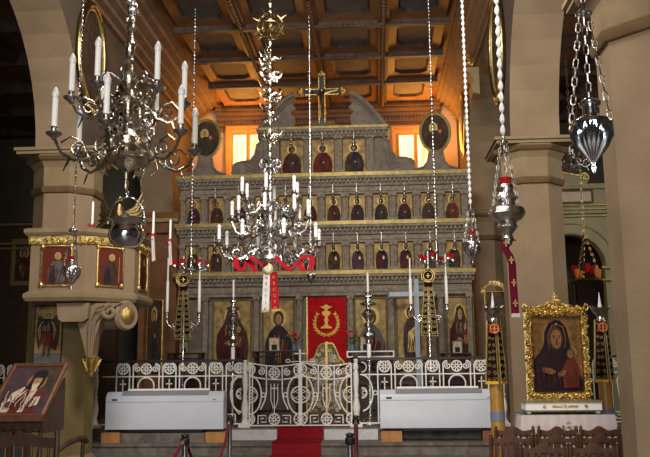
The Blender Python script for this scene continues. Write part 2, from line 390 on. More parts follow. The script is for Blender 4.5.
# piers with octagonal shafts
def pier(x, y, w_, name, matn='plaster', below=None):
    k = w_/2/math.cos(PI/8); o = (x, y, 0); ph = PI/8
    t = struct(MB(o).lathe([(k, below or .3), (k, 4.26)], o, 8, ph).build(name, matn))
    if below: MB(o).lathe([(k, .3), (k, below)], o, 8, ph).build('lower_shaft', 'olive', t, label='olive painted lower shaft')
    MB(o).lathe([(k+.10, 0), (k+.10, .22), (k+.03, .3), (k, .34)], o, 8, ph).build('base', 'moulding', t, smooth=20)
    MB(o).lathe([(k, 4.20), (k+.03, 4.21), (k+.05, 4.25), (k+.055, 4.30), (k+.01, 4.31)], o, 8, ph).build('neck_band', 'neck_paint_shadow', t, smooth=20)
    MB(o).lathe([(k+.115, 4.70), (k+.142, 4.745), (k+.142, 4.765), (k+.12, 4.765)], o, 8, ph).build('upper_band', 'neck_paint_shadow', t, smooth=20)
    MB(o).lathe([(k+.005, 4.30), (k+.02, 4.34), (k+.02, 4.60), (k+.04, 4.64), (k+.10, 4.72), (k+.13, 4.76), (k+.11, 4.80), (0.01, 4.80)], o, 8, ph).build('capital', 'moulding', t, smooth=20)
    q = w_/2+.13; mb = MB(o).box(x-q, x+q, y-q, y+q, 4.79, 4.84); q += .03; mb.box(x-q, x+q, y-q, y+q, 4.84, 4.885); mb.build('abacus', 'moulding', t, smooth=0)
pier(NR+TH/2-.03, 6.53, .88, 'wall_right_pillar')
pier(NR+TH/2-.03, 12.1, .86, 'wall_right_pillar')
pier(NR+TH/2, 17.67, .80, 'wall_right_pillar')
pier(NL-TH/2+.03, 12.0, .92, 'wall_left_pillar', below=2.4)
pier(NL-TH/2, 17.67, .80, 'wall_left_pillar')
pier(NL-TH/2, 6.53, .88, 'wall_left_pillar')
# ================================================================== ICON SCREEN
YI = 16.0
XL, XR = -2.93, 2.95
ic = thing('icon_screen', 'tall grey carved wooden icon screen with tiers of gold ground icons across the nave', 'iconostasis', (0, YI, .56))
OI = (0, YI, .56)
def mi(): return MB(OI)
CXS = [-2.665+.4815*k for k in range(12)]
b = mi(); b.box(XL, -.36, YI+.06, YI+.16, .56, 3.4); b.box(.47, XR, YI+.06, YI+.16, .56, 3.4); b.box(-.36, .47, YI+.06, YI+.16, 2.93, 3.4)
b.box(XL, XR, YI+.06, YI+.16, 3.4, 5.42)
b.build('backboard', 'woodflat', ic)
def ledge(z, x0=XL-.05, x1=XR+.05, h=.075, d=.20, y=YI):
    mb = mi(); mb.extr([(x0, y+.06, z-.16), (x0, y-d*.35, z-.15), (x0, y-d*.55, z-.08), (x0, y-d*.9, z-.05), (x0, y-d*.9, z), (x0, y+.06, z)], (x1-x0, 0, 0), 0)
    mb.box(x0-.02, x1+.02, y-d, y+.06, z, z+h, 1)
    n = int((x1-x0)/.085)
    for k in range(n): xx = x0+.02+k*(x1-x0-.04)/n; mb.box(xx, xx+.04, y-d*.75, y-d*.5, z-.12, z-.06, 0)
    mb.build('ledge', ['wood', 'goldflat'], ic, smooth=20, label='gilt edged ledge')
for z in (3.36, 4.36, 5.36): ledge(z)
def entab(z0, z1, x0=XL, x1=XR, y=YI):
    h = z1-z0; mb = mi()
    mb.extr([(x0, y+.06, z0), (x0, y-.03, z0), (x0, y-.03, z0+h*.22), (x0, y-.05, z0+h*.24), (x0, y-.05, z0+h*.34), (x0, y-.01, z0+h*.38), (x0, y-.01, z0+h*.72), (x0, y-.06, z0+h*.78), (x0, y-.08, z1), (x0, y+.06, z1)], (x1-x0, 0, 0))
    mb.build('entablature', 'wood', ic, smooth=20)
entab(4.02, 4.22); entab(5.02, 5.22); entab(2.95, 3.22)
def pilaster(x, z0, z1, w_=.13, d=.07, y=YI):
    mb = mi(); mb.box(x-w_/2-.02, x+w_/2+.02, y-d-.02, y+.06, z0, z0+.07); mb.box(x-w_/2, x+w_/2, y-d+.01, y+.06, z0+.07, z1-.07)
    for s in (-1, 1):
        mb.tube([(x+s*w_*.27, y-d+.01, z0+.07), (x+s*w_*.27, y-d+.01, z1-.09)], w_*.17, 6)
    mb.box(x-w_/2-.02, x+w_/2+.02, y-d-.02, y+.06, z1-.06, z1)
    for s in (-1, 1): mb.ball((x+s*w_*.4, y-d-.02, z1-.075), .025, 6)
    mb.build('pilaster', 'wood', ic, smooth=30)
for z0, z1 in ((3.44, 4.02), (4.44, 5.02)):
    for k in range(13): pilaster(CXS[0]-.2408+.4815*k if k else XL+.06, z0, z1, .13 if k else .1)
# ---- painted figures (shapes in units of panel width, panel height)
def fig(w_, h, kind, body, cloak, rnd):
    S = lambda pts: [(a*w_, b_*h) for a, b_ in pts]
    j = rnd.uniform(-.03, .03)
    L = []
    if kind == 'bust':
        L.append((ell(j*w_, .75*h, .23*w_, .15*h), 'halo'))
        L.append((S([(-.42+j, 0), (.40+j, 0), (.44+j, .22), (.36+j, .46), (.17+j, .62), (-.13+j, .63), (-.33+j, .48), (-.43+j, .22)]), body))
        L.append((S([(-.42+j, 0), (-.05+j, 0), (-.18+j, .3), (-.04+j, .62), (-.13+j, .63), (-.33+j, .48), (-.43+j, .22)]), cloak))
        L.append((S([(.1+j, .05), (.3+j, .1), (.26+j, .4), (.14+j, .5)]), cloak))
        L.append((ell(j*w_, .75*h, .15*w_, .115*h, 14), 'umber')); L.append((ell(j*w_, .735*h, .085*w_, .07*h, 12), 'skin'))
        L.append((ell(j*w_+.04*w_, .3*h, .05*w_, .035*h, 8), 'skin'))
    elif kind == 'saint':
        s = rnd.choice((-1, 1))
        L.append((S([(-.36, .02), (.36, .02), (.40, .35), (.32, .62), (.12, .74), (-.12, .74), (-.32, .62), (-.40, .35)]), body))
        L.append((S([(-.30*s, .02), (-.02*s, .02), (.12*s, .35), (-.05*s, .72), (-.12*s, .74), (-.27*s, .6), (-.34*s, .35)]), cloak))
        L.append((ell(0, .82*h, .17*w_, .12*h), 'halo')); L.append((ell(0, .82*h, .10*w_, .085*h, 14), 'umber')); L.append((ell(0, .81*h, .07*w_, .06*h, 12), 'skin'))
        L.append((ell(.10*w_*s, .5*h, .05*w_, .03*h, 8), 'skin')); L.append((S([(.06*s, .38), (.17*s, .38), (.17*s, .48), (.06*s, .48)]), 'halo'))
    return L
def icon_part(parent, off, cx, z0, w_, h, y, ft, layers, ground='goldleaf', fmat='goldflat', name='icon', label=None, eps=.004):
    names = [ground, fmat]+sorted({m for _, m in layers}); ix = {n: i for i, n in enumerate(names)}
    mb = MB(off); mb.k = 0; mb.box(cx-w_/2, cx+w_/2, y-.012, y+.02, z0, z0+h)
    paint(mb, (cx, y-.012, z0), X1, Z1, NF, [(p, ix[m]) for p, m in layers], eps)
    mb.k = 1; frame_bars(mb, (cx, y, z0), X1, Z1, NF, w_, h, ft, .04)
    return mb.build(name, names, parent, smooth=0, label=label)
rn = random.Random(3)
robes = ['maroon', 'navy', 'umber', 'purple', 'umber', 'maroon']
for k, x in enumerate(CXS):
    bc = ['maroon', 'umber', 'maroon', 'navy', 'umber', 'maroon', 'maroon', 'navy', 'umber', 'maroon', 'umber', 'red'][k]
    icon_part(ic, OI, x, 4.47, .315, .53, YI+.05, .02, fig(.315, .53, 'bust', bc, rn.choice(robes), rn), eps=.003)
    bc = ['umber', 'purple', 'maroon', 'navy', 'red', 'maroon', 'umber', 'purple', 'navy', 'umber', 'purple', 'navy'][k]
    icon_part(ic, OI, x, 3.47, .315, .53, YI+.05, .02, fig(.315, .53, 'saint', bc, rn.choice(robes), rn), eps=.003)
# ---- lower, largest icons
def sx(px): return at(px, 330, YI).x
def virgin(w_, h):
    S = lambda pts: [(a*w_, b_*h) for a, b_ in pts]
    return [(ell(0, .76*h, .21*w_, .15*h), 'halo'), (S([(-.36, 0), (.38, 0), (.44, .3), (.40, .5), (.24, .66), (.13, .84), (.02, .9), (-.12, .86), (-.22, .66), (-.40, .5), (-.42, .25)]), 'umber'),
            (S([(-.36, 0), (-.1, 0), (-.02, .3), (-.12, .6), (-.24, .64), (-.38, .45)]), 'maroon'),
            (ell(0, .75*h, .085*w_, .08*h, 14), 'skin'), (S([(.08, .3), (.26, .28), (.28, .5), (.12, .54)]), 'red'), (ell(.18*w_, .57*h, .06*w_, .05*h, 12), 'skin'), (S([(-.2, .36), (.02, .30), (.1, .36), (-.05, .42)]), 'skin')]+folds(w_, h, -.36, .36, .02, .5, 9, 'maroon', 3)+folds(w_, h, -.2, .2, .45, .7, 4, 'halo', 5, .006)+folds(w_, h, .1, .26, .3, .48, 3, 'halo', 6, .008, .03)+face(0, .75*h, .085*w_, .08*h)
def christ(w_, h, body='navy'):
    S = lambda pts: [(a*w_, b_*h) for a, b_ in pts]
    return [(ell(0, .74*h, .27*w_, .15*h), 'halo'), (S([(-.44, 0), (.44, 0), (.44, .35), (.30, .52), (.10, .62), (-.10, .62), (-.30, .52), (-.44, .35)]), body),
            (ell(0, .73*h, .17*w_, .115*h, 16), 'umber'), (ell(0, .715*h, .105*w_, .08*h, 12), 'skin'), (S([(.10, .2), (.28, .18), (.30, .36), (.12, .38)]), 'crimsonpaint'),
            (S([(-.3, .2), (-.14, .22), (-.1, .44), (-.2, .44)]), 'greypaint'), (S([(-.14, .0), (.1, .0), (.12, .5), (-.06, .58)]), 'maroon'), (ell(-.16*w_, .36*h, .06*w_, .05*h, 10), 'skin')]+folds(w_, h, -.4, .4, .0, .45, 10, 'umber', 7)+folds(w_, h, -.1, .1, .05, .5, 3, 'halo', 8, .008)+face(0, .715*h, .105*w_, .08*h)
def winged(w_, h, body='red', wing='umber'):
    fz = [(stroke([(s*.14*w_, .72*h), (s*(.22+.03*k)*w_, (.68-.04*k)*h), (s*(.24+.028*k)*w_, (.35+.05*k)*h)], .008*w_), 'halo') for s in (-1, 1) for k in range(4)]
    S = lambda pts: [(a*w_, b_*h) for a, b_ in pts]
    return [(S([(-.12, .74), (-.26, .84), (-.36, .80), (-.40, .60), (-.38, .35), (-.30, .12), (-.22, .3), (-.16, .5)]), wing),
            (S([(.12, .74), (.26, .84), (.36, .80), (.40, .60), (.38, .35), (.30, .12), (.22, .3), (.16, .5)]), wing),
            (ell(0, .84*h, .14*w_, .075*h), 'halo'), (ell(0, .84*h, .09*w_, .055*h, 12), 'umber'), (ell(0, .83*h, .062*w_, .042*h, 12), 'skin'),
            (S([(-.14, .42), (.16, .42), (.20, .62), (.16, .76), (.0, .78), (-.16, .76), (-.19, .62)]), 'navy'),
            (S([(-.20, .26), (.22, .26), (.17, .5), (-.14, .5)]), body), (S([(.10, .2), (.30, .15), (.26, .55), (.14, .68)]), 'maroon'),
            (S([(-.12, .06), (-.04, .06), (-.02, .27), (-.11, .27)]), 'umber'), (S([(.04, .04), (.12, .04), (.12, .27), (.03, .27)]), 'umber')]+fz+folds(w_, h, -.16, .18, .28, .48, 6, 'maroon', 4, .01)+folds(w_, h, -.13, .14, .5, .7, 5, 'halo', 5, .007)+face(0, .83*h, .062*w_, .042*h)
def standing(w_, h, body='umber', inner='halo'):
    S = lambda pts: [(a*w_, b_*h) for a, b_ in pts]
    return [(ell(-.02*w_, .80*h, .22*w_, .12*h), 'halo'), (S([(-.26, .08), (.26, .08), (.30, .4), (.24, .62), (.08, .72), (-.14, .70), (-.28, .56), (-.30, .3)]), body),
            (S([(-.16, .2), (.16, .2), (.20, .45), (.10, .58), (-.12, .50)]), inner), (ell(-.03*w_, .79*h, .14*w_, .085*h, 14), 'umber'), (ell(-.03*w_, .78*h, .095*w_, .065*h, 12), 'skin'), (ell(.06*w_, .5*h, .06*w_, .035*h, 10), 'skin')]+folds(w_, h, -.26, .26, .08, .45, 7, 'maroon', 9)+folds(w_, h, -.15, .15, .2, .52, 4, 'umber', 10, .012)+face(-.03*w_, .78*h, .095*w_, .065*h)
big = [(150, 176, 'standing', 'umber', 300), (213, 251, 'virgin', 0, 300), (263, 294, 'christ', 'navy', 301), (355, 387, 'christ', 'greypaint', 300), (397, 427, 'standing', 'purple', 299), (447, 474, 'virgin', 0, 298)]
for a, b_, kd, bc, yt in big[1:]:
    x0, x1 = sx(a), sx(b_); z1 = 2.87; z0 = 1.55; w_ = x1-x0; h = z1-z0
    L = virgin(w_, h) if kd == 'virgin' else christ(w_, h, bc) if kd == 'christ' else standing(w_, h, bc)
    icon_part(ic, OI, (x0+x1)/2, z0, w_-.04, h, YI+.03, .035, L, name='large_icon', eps=.005)
for x in (sx(206), sx(257), sx(300), sx(351), sx(392), sx(433), sx(441), XR-.07):
    pilaster(x, 1.3, 2.95, .10, .10)
mb = mi()
for a, b_ in ((XL, -.36), (.47, XR)):
    mb.box(a, b_, YI-.05, YI+.06, .56, 1.3); mb.box(a, b_, YI-.1, YI+.06, 1.3, 1.38)
    n = int((b_-a)/.6)
    for k in range(n):
        u0 = a+(b_-a)*k/n+.06; u1 = a+(b_-a)*(k+1)/n-.06; frame_bars(mb, ((u0+u1)/2, YI-.05, .72), X1, Z1, NF, u1-u0, .45, .03, .03)
mb.build('dado', 'darkwood', ic, smooth=20)
# ---- royal doors and curtain
dx0, dx1 = -.345, .455
dr = mi(); dr.box(dx0, dx0+.03, YI-.03, YI+.05, .56, 2.93, 0)
dr.build('door_jamb', 'gold', ic)
cur = thing('door_curtain', 'deep red velvet curtain with gold chalice embroidery closing the central doorway', 'curtain', ((dx0+dx1)/2, YI+.02, .56))
oc = ((dx0+dx1)/2, YI+.02, .56); mb = MB(oc); rows = []
for j in (0, 1):
    rows.append([(dx0+.03+(dx1-dx0-.04)*i/48, YI+.03+.012*math.sin(i*.9)*(1 if j == 0 else .6), .6 if j == 0 else 2.92) for i in range(49)])
mb.sheet(rows); mb.sheet([[(x, y+.012, z) for x, y, z in r] for r in rows]); mb.build('cloth', 'velvet', cur, smooth=60)
xc, zc, ye = oc[0], 2.46, YI+.004
mb = MB(oc)
prof = [(.0, -.20), (.11, -.20), (.10, -.175), (.03, -.14), (.025, -.08), (.05, -.05), (.025, -.02), (.03, .02), (.075, .05), (.085, .10), (.02, .12), (.03, .15), (.12, .19), (.06, .20), (.0, .235)]
mb.extr([(xc+r*1.05, ye, zc+z*1.1+.06) for r, z in prof]+[(xc-r*1.05, ye, zc+z*1.1+.06) for r, z in prof[::-1][1:-1]], (0, .012, 0)); mb.build('chalice_embroidery', 'yellow', cur, label='gold embroidered chalice')
mb = MB(oc)
for s in (-1, 1):
    for k in range(9):
        a = math.radians(-86+k*15.5); c = V((xc+s*.235*math.cos(a), ye, zc-.06+.23*math.sin(a)*(1 if a < 0 else 1.25)))
        t = V((-s*math.sin(a), 0, math.cos(a)))
        for q in (-1, 1):
            n_ = V((s*math.cos(a), 0, math.sin(a)))*q; tip = c+t*.05+n_*.042
            mb.extr([c-t*.03, c+n_*.022-t*.005, tip, c+t*.02], (0, .01, 0))
    mb.tube([(xc+s*.235*math.cos(math.radians(-88+8*k)), ye+.004, zc-.06+.23*math.sin(math.radians(-88+8*k))) for k in range(16)], .014, 5)
mb.build('wreath_embroidery', 'yellow', cur, label='gold embroidered wreath')
rd = thing('royal_doors', 'low silver and gilt pierced double doors with curved top before the red curtain', 'door', (oc[0], YI-.06, .56))
orr = (oc[0], YI-.06, .56)
for s in (-1, 1):
    mb = MB(orr); n = 14; pts = []
    for i in range(n+1):
        t = i/n; x = xc+s*.40*(1-t); z = 1.52+.52*(math.sin(t*PI/2)**1.3)+.03*math.sin(t*12); pts.append((x, YI-.06, z))
    poly = pts+[(xc, YI-.06, .62), (xc+s*.40, YI-.06, .62)]
    mb.extr(poly, (0, .03, 0), 2); mb.tube(pts, .020, 6, m=1); mb.bar((xc+s*.39, YI-.07, .62), (xc+s*.39, YI-.07, 1.42), .03, .03, m=1); mb.bar((xc+s*.012, YI-.07, .62), (xc+s*.012, YI-.07, 2.04), .022, .03, m=1)
    for k in range(70):
        x = xc+s*rn.uniform(.04, .37); t = 1-abs(x-xc)/.4; zt = 1.50+.50*(math.sin(t*PI/2)**1.3); z = rn.uniform(.7, zt-.06)
        mb.tube(spiral((x, YI-.07, z), rn.uniform(.03, .055), rn.uniform(0, 360), 1.3, 9), .008, 4, m=rn.choice((1, 0, 0)))
    mb.build('door_leaf', ['tarnish', 'gold', 'doorbase'], rd)
# ---- crowning tier
mb = mi(); mb.box(-1.22, 1.26, YI+.04, YI+.16, 5.42, 6.4); mb.build('crown_backboard', 'woodflat', ic)
for x in (-.96, -.30, .345, .99): pilaster(x, 5.44, 6.24, .15, .07)
for x, L in ((-.62, fig(.46, .66, 'bust', 'umber', 'maroon', rn)), (.02, fig(.46, .66, 'bust', 'maroon', 'crimsonpaint', rn)), (.665, fig(.46, .66, 'bust', 'navy', 'umber', rn))):
    icon_part(ic, OI, x, 5.50, .46, .68, YI+.04, .025, L, eps=.003)
entab(6.2, 6.34, -1.24, 1.28); ledge(6.36, -1.32, 1.36, .05, .22)
def flat(poly, y, d, name, m='woodflat', par=ic, extra=None):
    mb = mi(); mb.extr([(x, y, z) for x, z in poly], (0, d, 0))
    if extra: extra(mb)
    return mb.build(name, m, par, smooth=25)
for s in (-1, 1):
    cx = .02
    P2 = lambda pts: [(cx+s*x, z) for x, z in pts]
    # half of the broken segmental pediment
    outer = [(1.30-.72*t/9, 6.42+.74*math.sin(t/9*PI/2*.86)) for t in range(10)]
    inner = [(.58, 7.02), (.64, 6.95), (.55, 6.86), (.66, 6.76), (.57, 6.64), (.62, 6.42)]
    def ex(mb, s=s):
        pts = [(cx+s*x, YI-.1, z) for x, z in outer]; mb.tube(pts, .05, 6); mb.tube([(x, YI-.07, z-.13) for x, _, z in pts[1:]], .022, 5)
        for k in range(24):
            t = (k+.5)/24*9; x = 1.30-.72*t/9; z = 6.42+.74*math.sin(t/9*PI/2*.86)-.08; mb.ball((cx+s*x, YI-.08, z), .022, 5)
        mb.tube(spiral((cx+s*.84, YI-.03, 6.62), .12, 90, 1.5, 16, (s, 0, 0)), .018, 5)
    flat(P2(outer+inner), YI-.04, .18, 'pediment', extra=ex)
    def ex2(mb, s=s):
        c = (cx+s*1.74, YI-.03, 5.60); mb.tube(spiral(c, .14, -90, 1.9, 24, (s, 0, 0)), .022, 6); mb.lathe([(.15, 0), (.15, .05), (.001, .05)], (c[0], YI-.0, c[2]), 16, axis=(0, -1, 0))
        for k in range(7):
            a = math.radians(95-k*14); mb.tube([(cx+s*1.29, YI-.045, 5.5), (cx+s*(1.29+.30*math.cos(a)), YI-.05, 5.5+.45*math.sin(a)*(.75+.25*abs(math.sin(a))))], [.008, .022], 5)
        mb.tube([(cx+s*x, YI-.05, z) for x, z in ((1.24, 6.2), (1.36, 6.1), (1.40, 5.9), (1.5, 5.76), (1.7, 5.74), (1.86, 5.66))], .025, 6)
    flat(P2([(1.24, 5.44), (1.24, 6.22), (1.36, 6.12), (1.40, 5.9), (1.5, 5.78), (1.7, 5.76), (1.88, 5.66), (1.9, 5.5), (1.84, 5.44)]), YI-.03, .14, 'volute', extra=ex2)
    xm = 2.33 if s > 0 else -2.42
    P3 = lambda pts: [(xm+x, z) for x, z in pts]+[(xm-x, z) for x, z in pts[::-1]]
    prof = [(.50, 5.44), (.44, 5.48), (.26, 5.53), (.17, 5.64), (.13, 5.86)]
    def ex3(mb, xm=xm):
        for q in (-1, 1): mb.tube([(xm+q*x, YI-.08, z) for x, z in prof[1:]], .02, 5)
    flat(P3(prof), YI-.06, .14, 'medallion_foot', extra=ex3)
    om = thing('oval_icon', 'oval painted icon in gilt frame standing on the %s end of the icon screen' % ('right' if s > 0 else 'left'), 'icon', (xm, YI, 5.86))
    oo = (xm, YI, 5.86); cz = 6.26
    mb = MB(oo); mb.extr([(x, YI-.02, z) for x, z in ell(xm, cz, .27, .37, 28)], (0, .03, 0), 0)
    paint(mb, (xm, YI-.02, cz), X1, Z1, NF, [(ell(-.03, .10, .09, .12, 14), 1), (ell(.1, .0, .07, .08, 12), 2), ([(-.18, -.25), (.15, -.28), (.2, -.05), (.0, .05), (-.15, 0)], 3), (ell(-.03, .12, .045, .06, 10), 4), (ell(.1, .02, .03, .04, 10), 4)], .004)
    mb.build('panel', ['canvas', 'halo', 'crimsonpaint', 'umber', 'skin'], om, smooth=0)
    MB(oo).tube([(x, YI-.03, z) for x, z in ell(xm, cz, .30, .40, 32)], .032, 8, closed=True).build('gilt_frame', 'goldflat', om)
# stepped pedestal and crucifix
mb = mi(); mb.box(-.34, .38, YI-.02, YI+.2, 6.42, 6.50); mb.box(-.22, .26, YI, YI+.18, 6.5, 6.58)
mb.build('cross_pedestal', 'coffer', ic, label='reddish brown stepped pedestal')
cf = thing('crucifix', 'tall dark crucifix with gilt trefoil ends and painted figure on top of the icon screen', 'cross', (.02, YI, 6.5)); oo = (.02, YI, 6.5)
mb = MB(oo); xc2 = .02; yc = YI-.12
mb.box(xc2-.055, xc2+.055, yc, yc+.05, 6.42, 7.5); mb.box(xc2-.38, xc2+.38, yc, yc+.05, 7.12, 7.23); mb.box(xc2-.12, xc2+.12, yc-.02, yc+.08, 6.42, 6.5); mb.build('cross_body', 'black', cf)
mb = MB(oo)
for (ax, az) in ((-.42, 7.175), (.42, 7.175), (0, 7.54)):
    for k in range(3):
        a = math.atan2(az-7.175, ax)+(k-1)*PI/2; c = (xc2+ax+.05*math.cos(a), yc, az+.05*math.sin(a)); mb.lathe([(.045, 0), (.05, .02), (.02, .05), (.001, .05)], c, 10, axis=(0, -1, 0))
for x0_, z0_, x1_, z1_ in ((-.06, 6.5, -.06, 7.1), (.06, 6.5, .06, 7.1), (-.35, 7.12, -.06, 7.12), (.35, 7.12, .06, 7.12), (-.35, 7.235, -.06, 7.235), (.35, 7.235, .06, 7.235), (-.06, 7.24, -.06, 7.5), (.06, 7.24, .06, 7.5)):
    n = 8; mb.tube([(xc2+x0_+(x1_-x0_)*i/n, yc+.01, z0_+(z1_-z0_)*i/n) for i in range(n+1)], [.012+.008*(i % 2) for i in range(n+1)], 5)
mb.build('gilt_trim', 'gold', cf)
mb = MB(oo); yy = yc-.03
mb.ball((xc2, yy, 7.2), .045, 10, sz=1.2); mb.tube([(xc2, yy, 7.15), (xc2, yy, 7.08), (xc2-.01, yy, 6.95), (xc2, yy, 6.88)], [.03, .06, .045, .05], 8)
for s in (-1, 1):
    mb.tube([(xc2+s*.05, yy, 7.11), (xc2+s*.18, yy, 7.16), (xc2+s*.32, yy, 7.19)], [.025, .018, .013], 6); mb.tube([(xc2+s*.02, yy, 6.88), (xc2+s*.03, yy-.02, 6.74), (xc2+s*.01, yy, 6.6)], [.035, .025, .016], 6)
mb.build('figure', 'brass', cf)

# ---- little silver oil lamps hanging in front of every icon
def lamp_small(loc):
    t = thing('oil_lamp', '', 'lamp', loc); o = V(loc)
    MB(loc).lathe([(.004, -.10), (.012, -.09), (.008, -.06), (.03, -.03), (.04, 0), (.022, .03), (.03, .05), (.026, .06)], loc, 10).build('bowl', 'silver', t)
    MB(loc).lathe([(.018, .055), (.024, .10), (.018, .115)], loc, 8).build('glass_cup', 'tarnish', t)
    mb = MB(loc); mb.tube([o+V((0, 0, .11)), o+V((0, 0, .30))], .005, 4)
    mb.tube([o+V((0, 0, .30)), o+V((0, .03, .34)), o+V((0, .10, .34))], .007, 4); mb.build('hanger', 'tarnish', t)
    return t
l0 = None
for (z, lab, grp) in ((4.98, 'small silver oil lamp hanging before an icon of the upper long row', 'oil lamps before the upper icon row'), (3.98, 'small silver oil lamp hanging before an icon of the lower long row', 'oil lamps before the lower icon row')):
    for x in CXS:
        p = (x, YI-.17, z-.08)
        if l0 is None: l0 = lamp_small(p); l0['label'] = lab; l0['group'] = grp
        else: dup(l0, p, lab, group=grp)
for x in (-.62, .02, .665): dup(l0, (x, YI-.17, 6.02), 'small silver oil lamp hanging before an icon in the crowning tier', group='oil lamps before the crowning icons')

# ================================================================== CHANCEL RAILING
YR = 13.85; ZR0, ZR1 = .60, 1.66
def wheel(mb, x, y, z, r, hub=.022):
    mb.tube(arc((x, y, z), r, 0, 360, 18)[:-1], .0135, 5, closed=True)
    mb.tube(arc((x, y, z), hub, 0, 360, 8)[:-1], .008, 4, closed=True)
    for k in range(8):
        a = PI*k/4+PI/8; mb.tube([(x+hub*math.cos(a), y, z+hub*math.sin(a)), (x+r*math.cos(a), y, z+r*math.sin(a))], .012, 4)
def cross_small(mb, x, y, z):
    mb.box(x-.008, x+.008, y-.008, y+.008, z-.10, z+.09); mb.box(x-.055, x+.055, y-.008, y+.008, z+.0, z+.018)
def key(mb, x, y, z, s, q):
    p = [(0, 0), (0, 1), (1, 1), (1, .2), (.35, .2), (.35, .65), (.7, .65)]
    mb.tube([(x+s*(a-.5)*q, y, z+b_*q) for a, b_ in p], .0145, 4)
def lattice(mb, x, y, z, r, s):
    mb.tube(arc((x, y, z), r, -90, 90, 10, (s, 0, 0)), .0135, 5)
    for d in (-.4, .4):
        mb.tube([(x, y, z+d*r-.3*r), (x+s*r*.85, y, z+d*r+.2*r)], .008, 4); mb.tube([(x, y, z+d*r+.3*r), (x+s*r*.85, y, z+d*r-.2*r)], .008, 4)
def bay_full(mb, x0, x1, y, z0, z1, sag=None):
    """one complete wrought panel: lyre, cross, top and bottom wheels, keys and side scrolls"""
    sg = sag or (lambda x: 0)
    xm = (x0+x1)/2; W_ = x1-x0; h = z1-z0; R = W_*.105
    mb.tube([(x0+W_*i/10, y, z1+sg(x0+W_*i/10)) for i in range(11)], .013, 4); mb.tube([(x0+W_*i/10, y, z1-h*.215+sg(x0+W_*i/10)) for i in range(11)], .0145, 4)
    mb.bar((x0, y, z0), (x1, y, z0), .022, .022)
    for x in (x0, x1): mb.bar((x, y, z0), (x, y, z1+sg(x)), .024, .024, (0, 1, 0))
    wheel(mb, xm, y, z1-h*.11+sg(xm), R); wheel(mb, xm, y, z0+R+.015, R)
    for s, xe in ((1, x0), (-1, x1)):
        for zc_ in (z1-h*.11+sg(xe), z0+R+.015):
            mb.tube(arc((xe, y, zc_), R, -90, 90, 8, (s, 0, 0)), .0135, 5)
            for k in (-1, 0, 1): mb.tube([(xe, y, zc_), (xe+s*R*math.cos(k*.9), y, zc_+R*math.sin(k*.9))], .008, 4)
        mb.tube(arc((xe, y, z0+h*.485), h*.31, -86, 86, 14, (s*.62, 0, 0)), .015, 5)
        lattice(mb, xe, y, z0+h*.485, R*1.5, s)
        mb.tube(arc((xe+s*(h*.31*.62+.035), y, z0+h*.485), .034, 0, 360, 10)[:-1], .013, 4, closed=True)
        mb.tube(spiral((xe+s*W_*.235, y, z1-h*.11+sg(xe+s*W_*.2)), R*.75, 90, -s*1.6, 16), .013, 4)
        xl = xm-s*W_*.16
        mb.tube([(xl, y, z1-.01+sg(xl)), (xl, y, z0+h*.52), (xl-s*W_*.03, y, z0+h*.40), (xl-s*W_*.12, y, z0+h*.25)], .0145, 4)
        xl = xm-s*W_*.07
        mb.tube([(xl, y, z0+h*.66), (xl, y, z0+h*.40), (xm-s*W_*.02, y, z0+h*.27)], .009, 4)
        key(mb, xm-s*W_*.245, y, z0+.03, s, h*.13)
    mb.bar((xm, y, z0+R*2), (xm, y, z0+h*.6), .014, .014, (0, 1, 0)); cross_small(mb, xm, y, z0+h*.58)
def rail_panel(name, x0, x1, label, centres, y=YR):
    t = thing(name, label, 'railing', ((x0+x1)/2, y, ZR0)); oo = ((x0+x1)/2, y, ZR0)
    MB(oo).box(x0, x1, y-.03, y+.03, ZR1+.01, ZR1+.045).build('top_bar', 'black', t, label='black iron top bar')
    mb = MB(oo); z1 = ZR1; zb = ZR1-.235
    for z in (zb, ZR0+.02): mb.bar((x0, y, z), (x1, y, z), .02, .02)
    for i, c in enumerate(centres):
        wheel(mb, c, y, z1-.105, .088)
        if i % 2 == 0:
            for s in (-1, 1): mb.tube([(c+s*.115, y, z0_) for z0_ in (ZR0+.03, z1-.08)]+[(c+s*.09, y, z1-.03), (c+s*.05, y, z1-.005)], .0145, 4)
            mb.bar((c, y, ZR0+.2), (c, y, z1-.45), .014, .014, (0, 1, 0)); cross_small(mb, c, y, z1-.37); wheel(mb, c, y, ZR0+.12, .085)
        else:
            for s in (-1, 1):
                mb.tube(spiral((c+s*.15, y, z1-.10), .062, 90, -s*1.6, 16), .013, 4)
                mb.tube([(c+s*.228, y, ZR0+.03), (c+s*.228, y, z1-.10)]+arc((c+s*.16, y, z1-.09), .075, 10, 90, 5, (s, 0, 0)), .0145, 4)
                key(mb, c+s*.13, y, ZR0+.05, s, .13)
            mb.tube(arc((c, y, zb-.16), .14, 0, 180, 12), .014, 5)
            mb.tube([(c-.14, y, zb-.16), (c-.10, y, ZR0+.3), (c, y, ZR0+.18), (c+.10, y, ZR0+.3), (c+.14, y, zb-.16)], .013, 4)
    mb.build('ironwork', 'cream', t, smooth=50)
    return t, oo
pc = .4067
rl, ol = rail_panel('chancel_railing', -3.72, -1.27, 'cream wrought iron railing panel with wheel pattern left of the gate', [-3.35+pc*k for k in range(6)])
mb = MB(ol); bay_full(mb, -3.68, -3.5, YR, ZR0+.02, ZR1) if 0 else None
mb.tube(arc((-1.28, YR, 1.12), .30, -86, 86, 14, (-.62, 0, 0)), .015, 5); lattice(mb, -1.28, YR, 1.12, .085, -1); mb.tube(arc((-1.28, YR, 1.55), .085, -90, 90, 8, (-1, 0, 0)), .01, 5)
mb.build('end_scroll', 'cream', rl)
rr_, orr2 = rail_panel('chancel_railing', .76, 3.05, 'cream wrought iron railing panel right of the gate behind the heater', [1.17+pc*k for k in range(5)])
